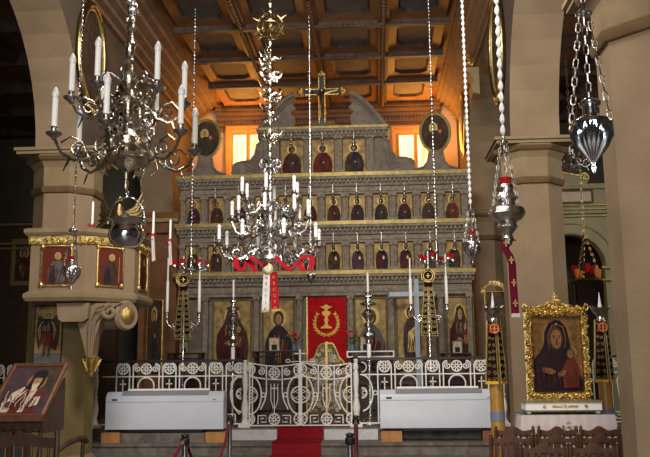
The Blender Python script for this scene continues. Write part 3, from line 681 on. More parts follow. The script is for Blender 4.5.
mb = MB(orr2); mb.tube(arc((.78, YR, 1.12), .30, -86, 86, 14, (.62, 0, 0)), .015, 5); lattice(mb, .78, YR, 1.12, .085, 1); mb.tube(arc((.78, YR, 1.55), .085, -90, 90, 8, (1, 0, 0)), .01, 5)
mb.tube(arc((1.01, YR, 1.12), .034, 0, 360, 10)[:-1], .01, 4, closed=True); mb.build('end_scroll', 'cream', rr_)
rail_panel('chancel_railing', -6.6, -3.95, 'cream wrought iron railing in the dark left aisle', [-6.4+pc*k for k in range(7)])
rail_panel('chancel_railing', 3.72, 6.4, 'cream wrought iron railing in the right aisle behind the gilt framed icon', [3.95+pc*k for k in range(6)])
# gate leaves
gt = thing('chancel_gate', 'closed pair of cream wrought iron gate leaves with lyre and wheel pattern', 'gate', (-.26, YR-.02, ZR0)); og = (-.26, YR-.02, ZR0)
for x0, x1, s in ((-1.135, -.285, 1), (-.245, .605, -1)):
    sgf = lambda x, s=s, x0=x0, x1=x1: -.06*math.sin(PI*min(1, max(0, ((x-x0)/(x1-x0))))*.9)+.0
    mb = MB(og); bay_full(mb, x0, x1, YR-.02, ZR0-.01, ZR1-.02, sgf); mb.build('gate_leaf', 'cream', gt, smooth=50)
mb = MB(og); mb.bar((-.265, YR-.05, ZR0-.01), (-.265, YR-.05, 1.86), .03, .02, (0, 1, 0)); mb.box(-.36, -.17, YR-.06, YR-.04, 1.78, 1.80)
for s in (-1, 1): mb.tube([(-.265+s*.02, YR-.05, 1.66)]+spiral((-.265+s*.20, YR-.05, 1.66), .05, 200 if s < 0 else -20, 1.2*s, 12), .008, 4)
mb.build('cross_finial', 'cream', gt)
def rail_post(x, label):
    t = thing('railing_post', label, 'post', (x, YR, .56)); o = (x, YR, .56)
    MB(o).lathe([(.075, 0), (.075, .05), (.05, .09), (.04, .14), (.055, .22), (.065, .30), (.05, .40), (.035, .46), (.045, .5), (.03, .53), (.038, .62), (.05, .75), (.045, .85), (.03, .92), (.045, .95), (.04, 1.0), (.028, 1.05), (.038, 1.09), (.03, 1.11)], (x, YR, .58), 14).build('baluster', 'cream', t)
    MB(o).cbox((x, YR, .585), .2, .2, .05).build('plinth', 'cream', t)
    MB(o).ball((x, YR, 1.72), .038, 10).build('ball_finial', 'darkwood', t, label='dark ball finial')
rail_post(-3.83, 'turned cream iron railing post beside the pulpit pillar')
rail_post(-1.215, 'turned cream iron post at the left side of the gate')
rail_post(.685, 'turned cream iron post at the right side of the gate')
rail_post(3.14, 'turned cream iron railing post behind the tall gold wrapped candle')
# ---- heaters
def heater(x0, x1, label, dy=0):
    y0, y1 = 13.02+dy, 13.32+dy; t = thing('fan_heater', label, 'heater', ((x0+x1)/2, y0, .6)); o = ((x0+x1)/2, y0, .6)
    MB(o).extr([(x0, y0, .60), (x0, y0, 1.10), (x0, y0+.02, 1.13), (x0, y0+.09, 1.19), (x0, y1, 1.19), (x0, y1, .60)], (x1-x0, 0, 0)).build('casing', 'heater', t)
    mb = MB(o); mb.extr([(x0+.25, y0+.018, 1.135), (x0+.25, y0+.085, 1.197), (x0+.25, y1-.05, 1.197), (x0+.25, y1-.05, 1.17), (x0+.25, y0+.09, 1.16)], (x1-x0-.5, 0, 0), 0)
    for k in range(60):
        x = x0+.27+k*(x1-x0-.54)/59; mb.bar((x, y0+.015, 1.14), (x, y0+.083, 1.203), .012, .006, m=1); mb.bar((x, y0+.083, 1.203), (x, y1-.06, 1.203), .012, .006, m=1)
    mb.build('grille', ['grille', 'grille'], t)
    MB(o).box(x0+.01, x1-.01, y0-.004, y0, 1.03, 1.035).build('panel_seam', 'grille', t)
    MB(o).box(x0+.28, x1-.28, y1-.035, y1-.01, 1.19, 1.235).build('rear_flap', 'white', t)
    MB(o).box(x0+.1, x0+.19, y0-.006, y0, 1.055, 1.085).build('badge', 'green', t, label='small dark badge')
    text_mesh('badge_lettering', 'CIS', .034, 'goldflat', (x0+.145-o[0], -.009, 1.07-.6), parent=t)
    MB(o).box(x1-.18, x1-.12, y0-.005, y0, 1.06, 1.075).build('control_slot', 'grille', t)
    mb = MB(o); mb.box(x0+.35, x1-.35, y0+.05, y1-.03, .555, .60); mb.build('underside', 'darkplastic', t)
    return t
heater(-3.36, -1.43, 'white fan heater unit standing left of the gate')
heater(1.08, 2.95, 'white fan heater unit standing right of the gate')
def block(x0, x1, label, m='brick'):
    o = ((x0+x1)/2, 13.17, .385); return tag(MB(o).box(x0, x1, 13.03, 13.3, .387, .553).build('brick', m), label, 'brick')
block(-3.42, -3.12, 'orange brick under the left end of the left heater'); block(-1.72, -1.4, 'orange brick under the right end of the left heater')
block(1.09, 1.42, 'orange brick under the left end of the right heater'); block(2.68, 2.95, 'brown brick under the right end of the right heater', 'strap')
for x0, x1, lab in ((-3.1, -1.74, 'stone slab lying under the left heater'), ):
    o = ((x0+x1)/2, 13.2, .385); tag(MB(o).box(x0, x1, 13.06, 13.28, .387, .54).build('stone_slab', 'marble'), lab, 'slab')
for x0, x1, lab in ((-1.36, -.62, 'pale marble riser block left of the red carpet'), (.16, 1.04, 'pale marble riser block right of the red carpet')):
    o = ((x0+x1)/2, 13.5, .385); tag(MB(o).box(x0, x1, 13.44, 13.56, .387, .55).build('marble_block', 'marblelight'), lab, 'block')
# ---- red runner on the steps
mb = MB((-.25, 13, 0)); prof = [(13.9, .57), (13.54, .573), (13.53, .39), (12.97, .39), (12.965, .2), (12.50, .2), (12.49, .012), (10.6, .012)]
xa, xb = -.62, .12
for (ya, za), (yb, zb) in zip(prof[:-1], prof[1:]):
    wa, wb = (14-ya)*.02, (14-yb)*.02
    mb.add([(xa-wa, ya, za), (xb+wa, ya, za), (xb+wb, yb, zb), (xa-wb, yb, zb), (xa-wa, ya, za+.012), (xb+wa, ya, za+.012), (xb+wb, yb-.012, zb+.012), (xa-wb, yb-.012, zb+.012)], [(3, 2, 1, 0), (4, 5, 6, 7), (0, 1, 5, 4), (1, 2, 6, 5), (2, 3, 7, 6), (3, 0, 4, 7)])
tag(mb.build('carpet_runner', 'carpet', smooth=0), 'dark red carpet runner laid down the steps before the gate', 'carpet')
# ================================================================== PULPIT
PC = V((-3.45, 11.95, 0)); PRD = 1.03; PH = PI/8
pu = thing('pulpit', 'cream octagonal pulpit with gilt frieze and red saint panels round the left pillar', 'pulpit', (PC.x, PC.y, 2.2)); op = (PC.x, PC.y, 2.2)
PLAN = [(-3.84, 11.0), (-3.05, 11.0), (-2.50, 11.56), (-2.50, 12.34), (-3.05, 12.9), (-3.84, 12.9)]
def offs(d):
    out = []; n = len(PLAN)
    for i in range(n):
        p0, p1, p2 = V(PLAN[i-1]+(0,)), V(PLAN[i]+(0,)), V(PLAN[(i+1) % n]+(0,)); e1 = (p1-p0).normalized(); e2 = (p2-p1).normalized()
        n1 = V((e1.y, -e1.x, 0)); n2 = V((e2.y, -e2.x, 0)); k = d/(1+n1.dot(n2)); out.append(p1+(n1+n2)*k)
    return out
def plan_solid(mb, prof, m=None):
    vs = []; n = len(PLAN)
    for d, z in prof: vs += [p+V((0, 0, z)) for p in offs(d)]
    fs = [(j*n+i, j*n+(i+1) % n, (j+1)*n+(i+1) % n, (j+1)*n+i) for j in range(len(prof)-1) for i in range(n)]
    fs += [tuple(range(n))[::-1], tuple(range((len(prof)-1)*n, len(prof)*n))]
    return mb.add(vs, fs, m)
plan_solid(MB(op), [(0, 2.56), (0, 3.36)]).build('body', 'plaster', pu, smooth=20)
plan_solid(MB(op), [(-.15, 2.50), (.03, 2.53), (.06, 2.58), (.06, 2.63), (.02, 2.66), (-.01, 2.68)]).build('base_moulding', 'moulding', pu, smooth=20)
plan_solid(MB(op), [(.01, 3.44), (.05, 3.46), (.08, 3.50), (.08, 3.55), (.04, 3.57), (-.1, 3.57)]).build('cornice', 'moulding', pu, smooth=20)
mb = MB(op); plan_solid(mb, [(.0, 3.33), (.025, 3.34), (.035, 3.45), (0, 3.46)])
rn2 = random.Random(5)
verts8 = [p+V((0, 0, 3.39)) for p in offs(.035)]
for k in range(6):
    a, b_ = verts8[k], verts8[(k+1) % 6]; u = (b_-a).normalized(); nrm = V((u.y, -u.x, 0))
    for j in range(8):
        c = a+(b_-a)*((j+.5)/8)+nrm*.01; mb.tube(spiral(c, .045, 90*j, 1.2*(1 if j % 2 else -1), 10, u, Z1), .012, 5)
mb.build('gilt_frieze', 'gold', pu, label='gilt carved frieze')
def corner_panel(parent, off, face, w_, h, z0, layers, nm='saint_panel'):
    a = math.radians(face); nrm = V((math.cos(a), math.sin(a), 0)); u = V((-nrm.y, nrm.x, 0)); c = PC+nrm*(.957)+V((0, 0, z0))
    names = ['crimsonpaint', 'gold']+sorted({m for _, m in layers}); ix = {n: i for i, n in enumerate(names)}
    mb = MB(off); q = .05
    oc8 = [(-w_/2+q, 0), (w_/2-q, 0), (w_/2, q), (w_/2, h-q), (w_/2-q, h), (-w_/2+q, h), (-w_/2, h-q), (-w_/2, q)]
    paint(mb, c, u, Z1, nrm, [(oc8, 0)]+[(p, ix[m]) for p, m in layers], .004)
    mb.tube([c+u*x+Z1*z+nrm*.01 for x, z in oc8], .014, 5, closed=True, m=1)
    for sx_, sz_ in ((-1, 0), (1, 0), (1, 1), (-1, 1)): mb.ball(c+u*(sx_*(w_/2-.01))+Z1*(sz_*h+(.01 if not sz_ else -.01)), .04, 8, 1)
    mb.build(nm, names, parent, smooth=40)
fl = lambda w_, h, b1, b2: [(([(a*w_, z*h) for a, z in [(-.25, .06), (.25, .06), (.28, .4), (.15, .62), (-.12, .62), (-.28, .4)]]), b1), (([(a*w_, z*h) for a, z in [(-.25, .06), (0, .06), (-.05, .5), (-.2, .5)]]), b2), (ell(.02, .74*h, .05, .055, 12), 'halo'), (ell(.02, .74*h, .03, .035, 10), 'skin')]+folds(w_, h, -.2, .2, .08, .55, 5, 'maroon', 3, .012)+[(stroke([(.3*w_, .1*h), (.3*w_, .75*h)], .006), 'halo')]
corner_panel(pu, op, -90, .44, .56, 2.75, fl(.44, .56, 'greypaint', 'umber')); corner_panel(pu, op, -45, .40, .56, 2.75, fl(.4, .56, 'umber', 'navy')); corner_panel(pu, op, 0, .40, .56, 2.75, fl(.4, .56, 'umber', 'maroon'))
mb = MB(op); mb.extr([(-3.42, 11.05, 2.28), (-3.45, 11.05, 2.5), (-2.98, 11.05, 2.5), (-3.0, 11.05, 2.28), (-3.06, 11.05, 2.24), (-3.36, 11.05, 2.24)], (0, .6, 0)); mb.build('bracket_block', 'plaster', pu, smooth=0)
ax = V((.86, -.5, 0)).normalized(); vc = V((-2.82, 11.5, 2.33))
MB(op).lathe([(.19, -.12), (.19, .14), (.15, .24), (.15, .3), (.19, .34)], vc, 20, axis=ax).build('volute_barrel', 'plaster', pu)
mb = MB(op); mb.lathe([(.19, .30), (.22, .33), (.19, .37), (.13, .36)], vc, 20, axis=ax, m=0); mb.lathe([(.13, .35), (.12, .38), (.05, .41), (.001, .42)], vc, 10, axis=ax, m=1)
mb.build('volute_rosette', ['plaster', 'gold'], pu, label='scroll end with gilt rosette')
mb = MB(op)
prof = [(-3.02, 1.72), (-3.1, 2.0), (-3.18, 2.25), (-3.2, 2.5), (-2.55, 2.5), (-2.7, 2.42), (-2.84, 2.25), (-2.92, 2.0), (-2.95, 1.72)]
mb.extr([(x, 11.15, z) for x, z in prof], (0, .22, 0))
for e in (0.06, .14): mb.tube([(-2.95-e*.3, 11.14, 1.74), (-2.92-e*.5, 11.12, 2.0), (-2.84-e, 11.1, 2.25), (-2.68-e*1.5, 11.08, 2.42), (-2.6-e*1.2, 11.06, 2.47)], .018, 6)
mb.tube(spiral((-2.70, 11.1, 2.37), .11, 90, 1.4, 16), .035, 8); mb.build('console', 'plaster', pu, smooth=30)
mb = MB(op); mb.lathe([(.001, 1.46), (.03, 1.48), (.045, 1.55), (.06, 1.62), (.09, 1.68), (.11, 1.74), (.09, 1.76)], (-2.99, 11.26, 0), 10)
for k in range(8):
    a = PI/4*k; mb.tube([(-2.99+.05*math.cos(a), 11.26+.05*math.sin(a), 1.55), (-2.99+.10*math.cos(a), 11.26+.10*math.sin(a), 1.66), (-2.99+.14*math.cos(a), 11.26+.14*math.sin(a), 1.72)], [.02, .025, .012], 5)
mb.build('gilt_capital', 'gold', pu)
# eagle lectern on the pulpit rim
eo = (-2.62, 11.3, 3.57)
eg = thing('eagle_lectern', 'carved gilt eagle with raised wings perched on the pulpit rim behind the silver pail', 'lectern', eo)
mb = MB(eo); mb.tube([(-2.62, 11.3, 3.57), (-2.64, 11.28, 3.7), (-2.66, 11.24, 3.85), (-2.64, 11.2, 3.95)], [.05, .09, .085, .04], 10); mb.ball((-2.62, 11.15, 4.0), .05, 8); mb.tube([(-2.62, 11.1, 4.0), (-2.62, 11.03, 3.97)], [.02, .006], 6); mb.build('body', 'brass', eg)
for s in (-1, 1):
    mb = MB(eo)
    for k in range(6): mb.tube([(-2.64+s*.06, 11.27, 3.82), (-2.64+s*(.2+.02*k), 11.3, 3.9-.05*k), (-2.64+s*(.30+.015*k), 11.32, 4.12-.10*k)], [.03, .035, .008], 6)
    mb.build('wing', 'brass', eg)
def taper_z(px, py0, py1, Y):
    p0, p1 = at(px, py1, Y), at(px, py0, Y); return p0, p1.z
def ribboned(px, py0, py1, Y, label, tail=True, arm=None):
    p, zt = taper_z(px, py0, py1, Y); t = thing('ribboned_candle', label, 'candle', p); o = p
    MB(o).lathe([(.012, 0), (.035, .01), (.035, .025), (.018, .03), (.018, .05)], p, 10).build('holder', 'tarnish', t)
    MB(o).lathe([(.019, .03), (.017, zt-p.z-.03), (.005, zt-p.z)], p, 10).build('candle', 'white', t)
    mb = MB(o); q = p+V((0, -.03, .09))
    for s in (-1, 1): mb.tube([q, q+V((s*.03, 0, .025)), q+V((s*.045, 0, 0)), q+V((s*.025, 0, -.02)), q], .010, 5)
    mb.build('bow', 'ribbonred', t)
    if tail: MB(o).extr([q+V((-.02, 0, 0)), q+V((.02, 0, 0)), q+V((.05, .0, -.38)), q+V((-.0, 0, -.40))], (0, .008, 0)).build('ribbon_tail', 'lace', t, label='pale ribbon tail')
    if arm: MB(o).tube([p, p+V((0, 0, -.06)), V(arm)+V((0, 0, .05)), V(arm)], .012, 6).build('bracket_arm', 'tarnish', t)
ribboned(92, 201, 232, 11.05, 'white candle with red bow on the front corner of the pulpit', False)
ribboned(153, 211, 241, 11.5, 'white candle with pale ribbon tail on the right edge of the pulpit', True, (-2.5, 11.8, 3.56))
ribboned(170, 219, 246, 12.1, 'white ribboned candle on a bracket farthest right of the pulpit', True, (-2.5, 12.2, 3.56))
# archangel icon on the pillar
def wall_icon(name, label, x0, x1, z0, z1, y, layers, ground='goldleaf', fm='darkwood', ft=.015, cat='icon', th=.03):
    c = ((x0+x1)/2, y, z0); t = thing(name, label, cat, c); w_, h = x1-x0, z1-z0
    names = [ground]+sorted({m for _, m in layers}); ix = {n: i for i, n in enumerate(names)}
    mb = MB(c); mb.box(x0, x1, y-th*.5, y+.01, z0, z1); paint(mb, (c[0], y-th*.5, z0), X1, Z1, NF, [(p, ix[m]) for p, m in layers], .003); mb.build('panel', names, t, smooth=0)
    mb = MB(c); frame_bars(mb, (c[0], y, z0), X1, Z1, NF, w_, h, ft, th); mb.build('frame', fm, t, smooth=0)
    return t
pA, pB = at(33, 365, 11.47), at(62, 306, 11.47)
w_, h = pB.x-pA.x, pB.z-pA.z
wall_icon('archangel_icon', 'tall icon of a winged armoured archangel on the cream pillar above the slanted lectern', pA.x, pB.x, pA.z, pB.z, 11.5,
          [(rect(-w_/2, w_/2, 0, .2*h), 'greypaint')]+[([(a, .12*h+b_*.86) for a, b_ in pts], m) for pts, m in winged(w_*1.12, h, 'red')])

# ================================================================== AISLE SCREENS
def arched_screen(x0, x1, y, cx, r, zs, ztop, name, m, th=.2):
    mb = MB(); n = 20
    for i in range(n):
        a0, a1 = PI*i/n, PI*(i+1)/n; p = [(cx-r*math.cos(a0), zs+r*math.sin(a0)), (cx-r*math.cos(a1), zs+r*math.sin(a1))]
        mb.poly([(p[0][0], y, p[0][1]), (p[1][0], y, p[1][1]), (p[1][0], y, ztop), (p[0][0], y, ztop)]); mb.poly([(p[0][0], y, p[0][1]), (p[0][0], y+th, p[0][1]), (p[1][0], y+th, p[1][1]), (p[1][0], y, p[1][1])])
    mb.box(x0, cx-r, y, y+th, .56, ztop); mb.box(cx+r, x1, y, y+th, .56, ztop)
    return mb.build(name, m, smooth=0)
ra = arched_screen(NR+TH+.02, 7.9, 16.0, 4.93, .64, 3.45, 5.0, 'wall_right_aisle_screen', 'aislescreen'); struct(ra)
def gl(mb, x0, x1, z, t=.02): mb.box(x0, x1, 15.93, 16.0, z, z+t)
mb = MB()
for z in (5.08, 4.66, 4.58, 4.44): gl(mb, NR+TH+.03, 7.88, z, .022)
for rr in (.66, .86): mb.tube([(4.93-rr*math.cos(PI*i/24), 15.98, 3.45+rr*math.sin(PI*i/24)) for i in range(25)], .014, 5)
for x in (4.25, 5.62): mb.box(x-.13, x+.13, 15.92, 16, 3.40, 3.44); mb.box(x-.13, x+.13, 15.92, 16, 3.16, 3.19)
frame_bars(mb, (4.75, 15.99, 4.74), X1, Z1, NF, 1.3, .22, .03, .03)
mb.build('gilt_lines', 'goldflat', ra)
MB().box(4.12, 5.38, 15.96, 16.0, 4.75, 4.95).build('pink_panel', 'pinkpanel', ra, label='dull pink frieze panel')
mb = MB(); mb.box(NR+TH+.02, 7.9, 15.9, 16.05, 5.0, 5.07); mb.box(NR+TH+.02, 7.9, 15.92, 16.05, 4.50, 4.56); mb.build('cornice', 'aislescreen', ra)
mb = MB(); mb.extr([(4.35, 15.95, 5.1), (4.35, 15.95, 5.75), (4.5, 15.95, 5.72), (4.62, 15.95, 5.5), (4.85, 15.95, 5.34), (5.15, 15.95, 5.28), (5.3, 15.95, 5.32), (5.38, 15.95, 5.22), (5.3, 15.95, 5.1)], (0, .1, 0)); mb.build('scrolled_gable', 'aislescreen', ra, smooth=0)
mb = MB(); mb.tube([(4.38, 15.93, 5.75), (4.5, 15.93, 5.72), (4.62, 15.93, 5.5), (4.85, 15.93, 5.34), (5.15, 15.93, 5.28)]+spiral((5.28, 15.93, 5.24), .08, 90, -1.2, 10), .02, 5)
for k in range(16): mb.tube(spiral((rn2.uniform(4.4, 4.8), 15.92, rn2.uniform(5.12, 5.3)), .06, rn2.uniform(0, 360), 1.2, 8), .014, 4)
mb.build('gilt_scroll', 'gold', ra)
struct(MB().box(NR+TH+.02, 7.9, 17.3, 17.4, .56, 4.9).build('wall_right_aisle_niche', 'darkwood'))
wall_icon('aisle_icon', 'dark framed icon deep inside the arched opening of the right aisle', 4.55, 5.25, 2.1, 3.2, 17.28, christ(.7, 1.1, 'umber'), 'canvas', 'brass', .05)
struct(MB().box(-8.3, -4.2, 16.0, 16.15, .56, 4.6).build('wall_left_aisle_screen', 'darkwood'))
pA, pB = at(14, 281, 15.95), at(34, 243, 15.95)
wall_icon('aisle_icon', 'small dim framed icon on the dark screen of the left aisle', pA.x, pB.x, pA.z, pB.z, 15.97, christ(pB.x-pA.x, pB.z-pA.z, 'maroon'), 'canvas', 'olive', .09)
mb = MB(); 
for z in (4.0, 4.1, 4.5): mb.box(-8.2, -4.25, 15.9, 16.0, z, z+.04)
struct(mb.build('trim_left_aisle', 'olive'))
# left wing of the icon screen
lw = struct(MB().box(-3.75, XL-.06, 16.1, 16.2, .56, 4.75).build('wall_left_wing_screen', 'coffer'))
MB().box(-3.8, XL-.06, 15.98, 16.1, 4.52, 4.6).build('ledge', 'goldflat', lw)
MB().box(-3.8, XL-.06, 16.0, 16.1, 4.3, 4.5).build('entablature', 'coffer', lw)
for x in (-3.7, -3.05): MB().box(x-.06, x+.06, 16.0, 16.1, .56, 4.3).build('pilaster', 'coffer', lw)
wall_icon('narrow_icon', 'narrow dark icon in gilt frame left of the icon screen behind the pulpit scroll', -3.58, -3.30, 1.5, 2.9, 16.08, standing(.28, 1.4, 'umber', 'navy'), 'canvas', 'gold', .035)

# ================================================================== WALL PICTURES
def oval_wall(x, y, z, ry, rz, side, label):
    """oval painting on the wall plane x, facing the nave"""
    t = thing('oval_painting', label, 'painting', (x, y, z-rz)); o = (x, y, z-rz); s = side
    mb = MB(o); mb.extr([(x, y+a, z+b_) for a, b_ in ell(0, 0, ry, rz, 28)], (s*.04, 0, 0), 0)
    mb.poly([(x+s*.045, y+a, z+b_) for a, b_ in ell(.05, .15, ry*.4, rz*.5, 14)], 1)
    mb.build('canvas', ['canvas', 'umber'], t, smooth=0)
    MB(o).tube([(x+s*.05, y+a, z+b_) for a, b_ in ell(0, 0, ry+.04, rz+.04, 36)], .055, 8, closed=True).build('gilt_frame', 'brass', t)
    MB(o).tube([(x+s*.06, y+a, z+b_) for a, b_ in ell(0, 0, ry-.03, rz-.03, 36)], .02, 6, closed=True).build('inner_moulding', 'goldflat', t)
    mb = MB(o)
    for k in range(7): mb.tube(spiral((x+s*.07, y-.15+.05*k, z-rz-.08), .06, k*50, 1.2, 8, (0, 1, 0)), .018, 5)
    mb.build('carved_scrolls', 'gold', t)
oval_wall(NL+.01, 11.75, 6.45, .50, .78, 1, 'large dark oval painting in gilt frame on the left wall behind the silver chandelier')
oval_wall(NR-.01, 12.2, 6.55, .48, .78, -1, 'large gilt oval frame on the right wall above the pillar')
oval_wall(NR-.01, 17.0, 6.75, .36, .6, -1, 'dark oval painting on the right wall nearest the icon screen')
# bracket and ornament on the crown of the second right arch
kb = thing('arch_bracket', 'pale scrolled keystone bracket with gilt ornament at the crown of the right arch', 'ornament', (NR-.02, 14.9, 6.62)); o = (NR-.02, 14.9, 6.62)
mb = MB(o); mb.extr([(NR, 14.7, 6.62), (NR-.12, 14.7, 6.66), (NR-.16, 14.7, 6.8), (NR-.1, 14.7, 6.9), (NR-.18, 14.7, 7.05), (NR-.24, 14.7, 7.08), (NR-.24, 14.7, 7.16), (NR, 14.7, 7.16)], (0, .4, 0)); mb.build('bracket', 'moulding', kb, smooth=0)
mb = MB(o)
for k in range(10): mb.tube(spiral((NR-.14, 14.75+.03*k, 7.22+.035*k), .07, k*67, 1.3, 9, (-.5, .8, 0)), .018, 5)
mb.ball((NR-.14, 14.85, 7.3), .07, 8); mb.build('gilt_ornament', 'gold', kb)
# two-candle sconce
so = at(489, 128, 17.1); sc_ = thing('candle_sconce', 'gilt bracket with two white candle tubes high on the far right pillar', 'sconce', so)
mb = MB(so); mb.tube([so+V((.1, .2, -.1)), so+V((0, .05, -.12)), so+V((-.03, 0, .02))], .03, 6); mb.tube(spiral(so+V((0, 0, -.1)), .12, 0, 1.5, 14), .02, 5); mb.tube([so+V((-.03, 0, 0)), so+V((.08, 0, .08))], .02, 6); mb.build('bracket', 'gold', sc_)
for dx in (-.09, .06):
    q = so+V((dx, 0, .05)); MB(so).tube([q, q+V((-.03, 0, .16))], .025, 6).build('socket', 'gold', sc_); MB(so).tube([q+V((-.03, 0, .16)), q+V((-.07, 0, .6))], .024, 8).build('candle', 'white', sc_)

# ================================================================== HANGING SILVER
def link_chain(mb, a, b_, L=.05, w_=.018, r=.0035, flatm=None):
    a, b_ = V(a), V(b_); d = b_-a; n = max(1, int(d.length/(L*.82))); d.normalize()
    x = d.cross(V((0, 1, 0))); x = x.normalized() if x.length > .01 else V((1, 0, 0)); y = d.cross(x)
    for k in range(n):
        c = a+(b_-a)*((k+.5)/n); u = x if k % 2 == 0 else (x*.35+y*.93)
        h_ = L/2
        mb.tube([c+u*w_/2-d*h_*.7, c-d*h_, c-u*w_/2-d*h_*.7, c-u*w_/2+d*h_*.7, c+d*h_, c+u*w_/2+d*h_*.7], r, 4, closed=True)
def bead_rod(mb, x, y, z0, z1, pitch, r):
    n = max(2, int((z1-z0)/pitch)); prof = []
    for k in range(n):
        z = z0+(z1-z0)*k/n; p = (z1-z0)/n; prof += [(r*.28, z), (r*.8, z+p*.25), (r, z+p*.5), (r*.7, z+p*.78)]
    prof.append((r*.28, z1)); mb.lathe(prof, (x, y, 0), 6)
def hanging_lamp(px, pyc, Y, s, label, prof, chain='bead', pitch=.06, br=.012, top=7.86, lname='hanging_lamp', glass='redglass', spread=.11, rise=.35, ribs=0, cat='lamp', m='silver', linkL=.05, topper=True):
    """s scales a profile given in metres, z=0 at the rim; chains meet at a small cap that hangs from the ceiling"""
    c = at(px, pyc, Y); t = thing(lname, label, cat, c)
    if ribs:
        mb = MB(c); P = [(r*s, z*s) for r, z in prof]; N = ribs*4; vs = []; fs = []
        for r, z in P:
            for i in range(N):
                k = r*(1+(.10*math.cos(2*PI*i/N*ribs) if z < -.03*s else 0)); a = 2*PI*i/N; vs.append(c+V((k*math.cos(a), k*math.sin(a), z)))
        for j in range(len(P)-1):
            for i in range(N): fs.append((j*N+i, j*N+(i+1) % N, (j+1)*N+(i+1) % N, (j+1)*N+i))
        mb.add(vs, fs); mb.build('bowl', m, t, smooth=50)
    else: MB(c).lathe([(r*s, z*s) for r, z in prof], c, 18).build('bowl', m, t)
    zt = prof[-1][1]*s
    if glass: MB(c).lathe([(.04*s, zt-.005), (.06*s, zt+.06*s), (.055*s, zt+.062*s)], c, 12).build('glass_cup', glass, t)
    cap = c+V((0, 0, rise))
    for k in range(3):
        mb = MB(c)
        a = math.radians(195+120*k); q = c+V((spread*math.cos(a), spread*math.sin(a), 0)); link_chain(mb, q, cap+V((.03*math.cos(a), .03*math.sin(a), 0)), linkL, linkL*.4, .0035 if s < .5 else .004)
        mb.tube([q+V((0, 0, .01)), q*.7+c*.3], .008, 5); mb.build('side_chain', 'tarnish', t)
    MB(c).lathe([(.045, 0), (.05, .008), (.03, .03), (.012, .045), (.012, .07), (.004, .08)], cap, 14).build('canopy', m, t)
    mb = MB(c)
    if chain == 'bead': bead_rod(mb, c.x, c.y, cap.z+.08, top, pitch, br)
    else: link_chain(mb, cap+V((0, 0, .08)), (c.x, c.y, top), linkL, linkL*.36, .004)
    mb.build('suspension_chain', ('pearl' if br > .02 else 'silver') if chain == 'bead' else 'tarnish', t)
    return t, c
URN = [(.001, -.42), (.012, -.40), (.02, -.36), (.01, -.34), (.03, -.31), (.07, -.26), (.12, -.19), (.155, -.11), (.17, -.03), (.172, .0), (.165, .02), (.13, .035), (.09, .06), (.062, .08), (.06, .14), (.085, .155), (.09, .18), (.075, .19), (.06, .21)]
t, c = hanging_lamp(591, 124, 4.5, .70, 'large fluted silver hanging lamp before the dark opening at the upper right', URN, 'link', spread=.12, rise=.66, ribs=20, glass=None, linkL=.065, top=7.86, m='chrome')
BULGE = [(.001, -.30), (.03, -.28), (.05, -.22), (.035, -.19), (.06, -.16), (.09, -.12), (.075, -.08), (.13, -.05), (.165, .0), (.15, .05), (.08, .08), (.075, .11), (.11, .14), (.10, .18), (.06, .20), (.07, .24), (.05, .27)]
t, c = hanging_lamp(507, 214, 7.5, 1.05, 'silver hanging lamp of stacked bulges with red glass and crimson ribbon before the pillar', BULGE, 'bead', .11, .028, spread=.15, rise=.68)
q = c+V((.0, -.03, -.28)); ro = q
rb = thing('crimson_ribbon', 'long crimson ribbon with embroidered crosses hanging under the silver lamp', 'ribbon', q)
mb = MB(q); rows = []
cl = [(0.04, .02), (0.0, .05), (-.035, .02), (-.035, -.06), (-.0, -.12), (.02, -.2), (.022, -.35), (.025, -.5), (.025, -.66)]
for dy in (0, .006): mb.sheet([[q+V((x-.035, dy+.01*math.sin(z*12), z)) for x, z in cl], [q+V((x+.035, dy+.01*math.sin(z*12), z)) for x, z in cl]])
mb.build('ribbon', 'ribboncrimson', rb, smooth=60)
for k, (x, z) in enumerate(((-.03, .0), (0.012, -.16), (.025, -.37), (.03, -.56))):
    e = q+V((x, -.016, z)); mb = MB(q); mb.box(e.x-.022, e.x+.022, e.y, e.y+.004, e.z-.006, e.z+.006); mb.box(e.x-.006, e.x+.006, e.y, e.y+.004, e.z-.035, e.z+.03); mb.build('cross_embroidery', 'halo', rb)
MB(q).box(q.x-.008, q.x+.068, q.y-.016, q.y+.01, q.z-.69, q.z-.655).build('fringe', 'lace', rb)
t, c = hanging_lamp(472, 243, 9.5, .62, 'silver hanging lamp on a bead chain just left of the right pillar', URN[:11]+[(.12, .04), (.06, .07), (.08, .12), (.05, .16)], 'bead', .075, .023, spread=.10, rise=.38, ribs=12)
t, c = hanging_lamp(72, 268, 7.6, .52, 'small silver hanging lamp before the red panel of the pulpit', URN[:11]+[(.12, .04), (.06, .07), (.08, .12), (.05, .16)], 'bead', .055, .012, spread=.08, rise=.36, ribs=10)
t, c = hanging_lamp(311, 275, 13.2, .45, 'dark oil lamp on a long thin chain beside the central chandelier', URN[:11]+[(.12, .04), (.06, .07)], 'bead', .07, .012, spread=.06, rise=.25, m='tarnish', glass=None)
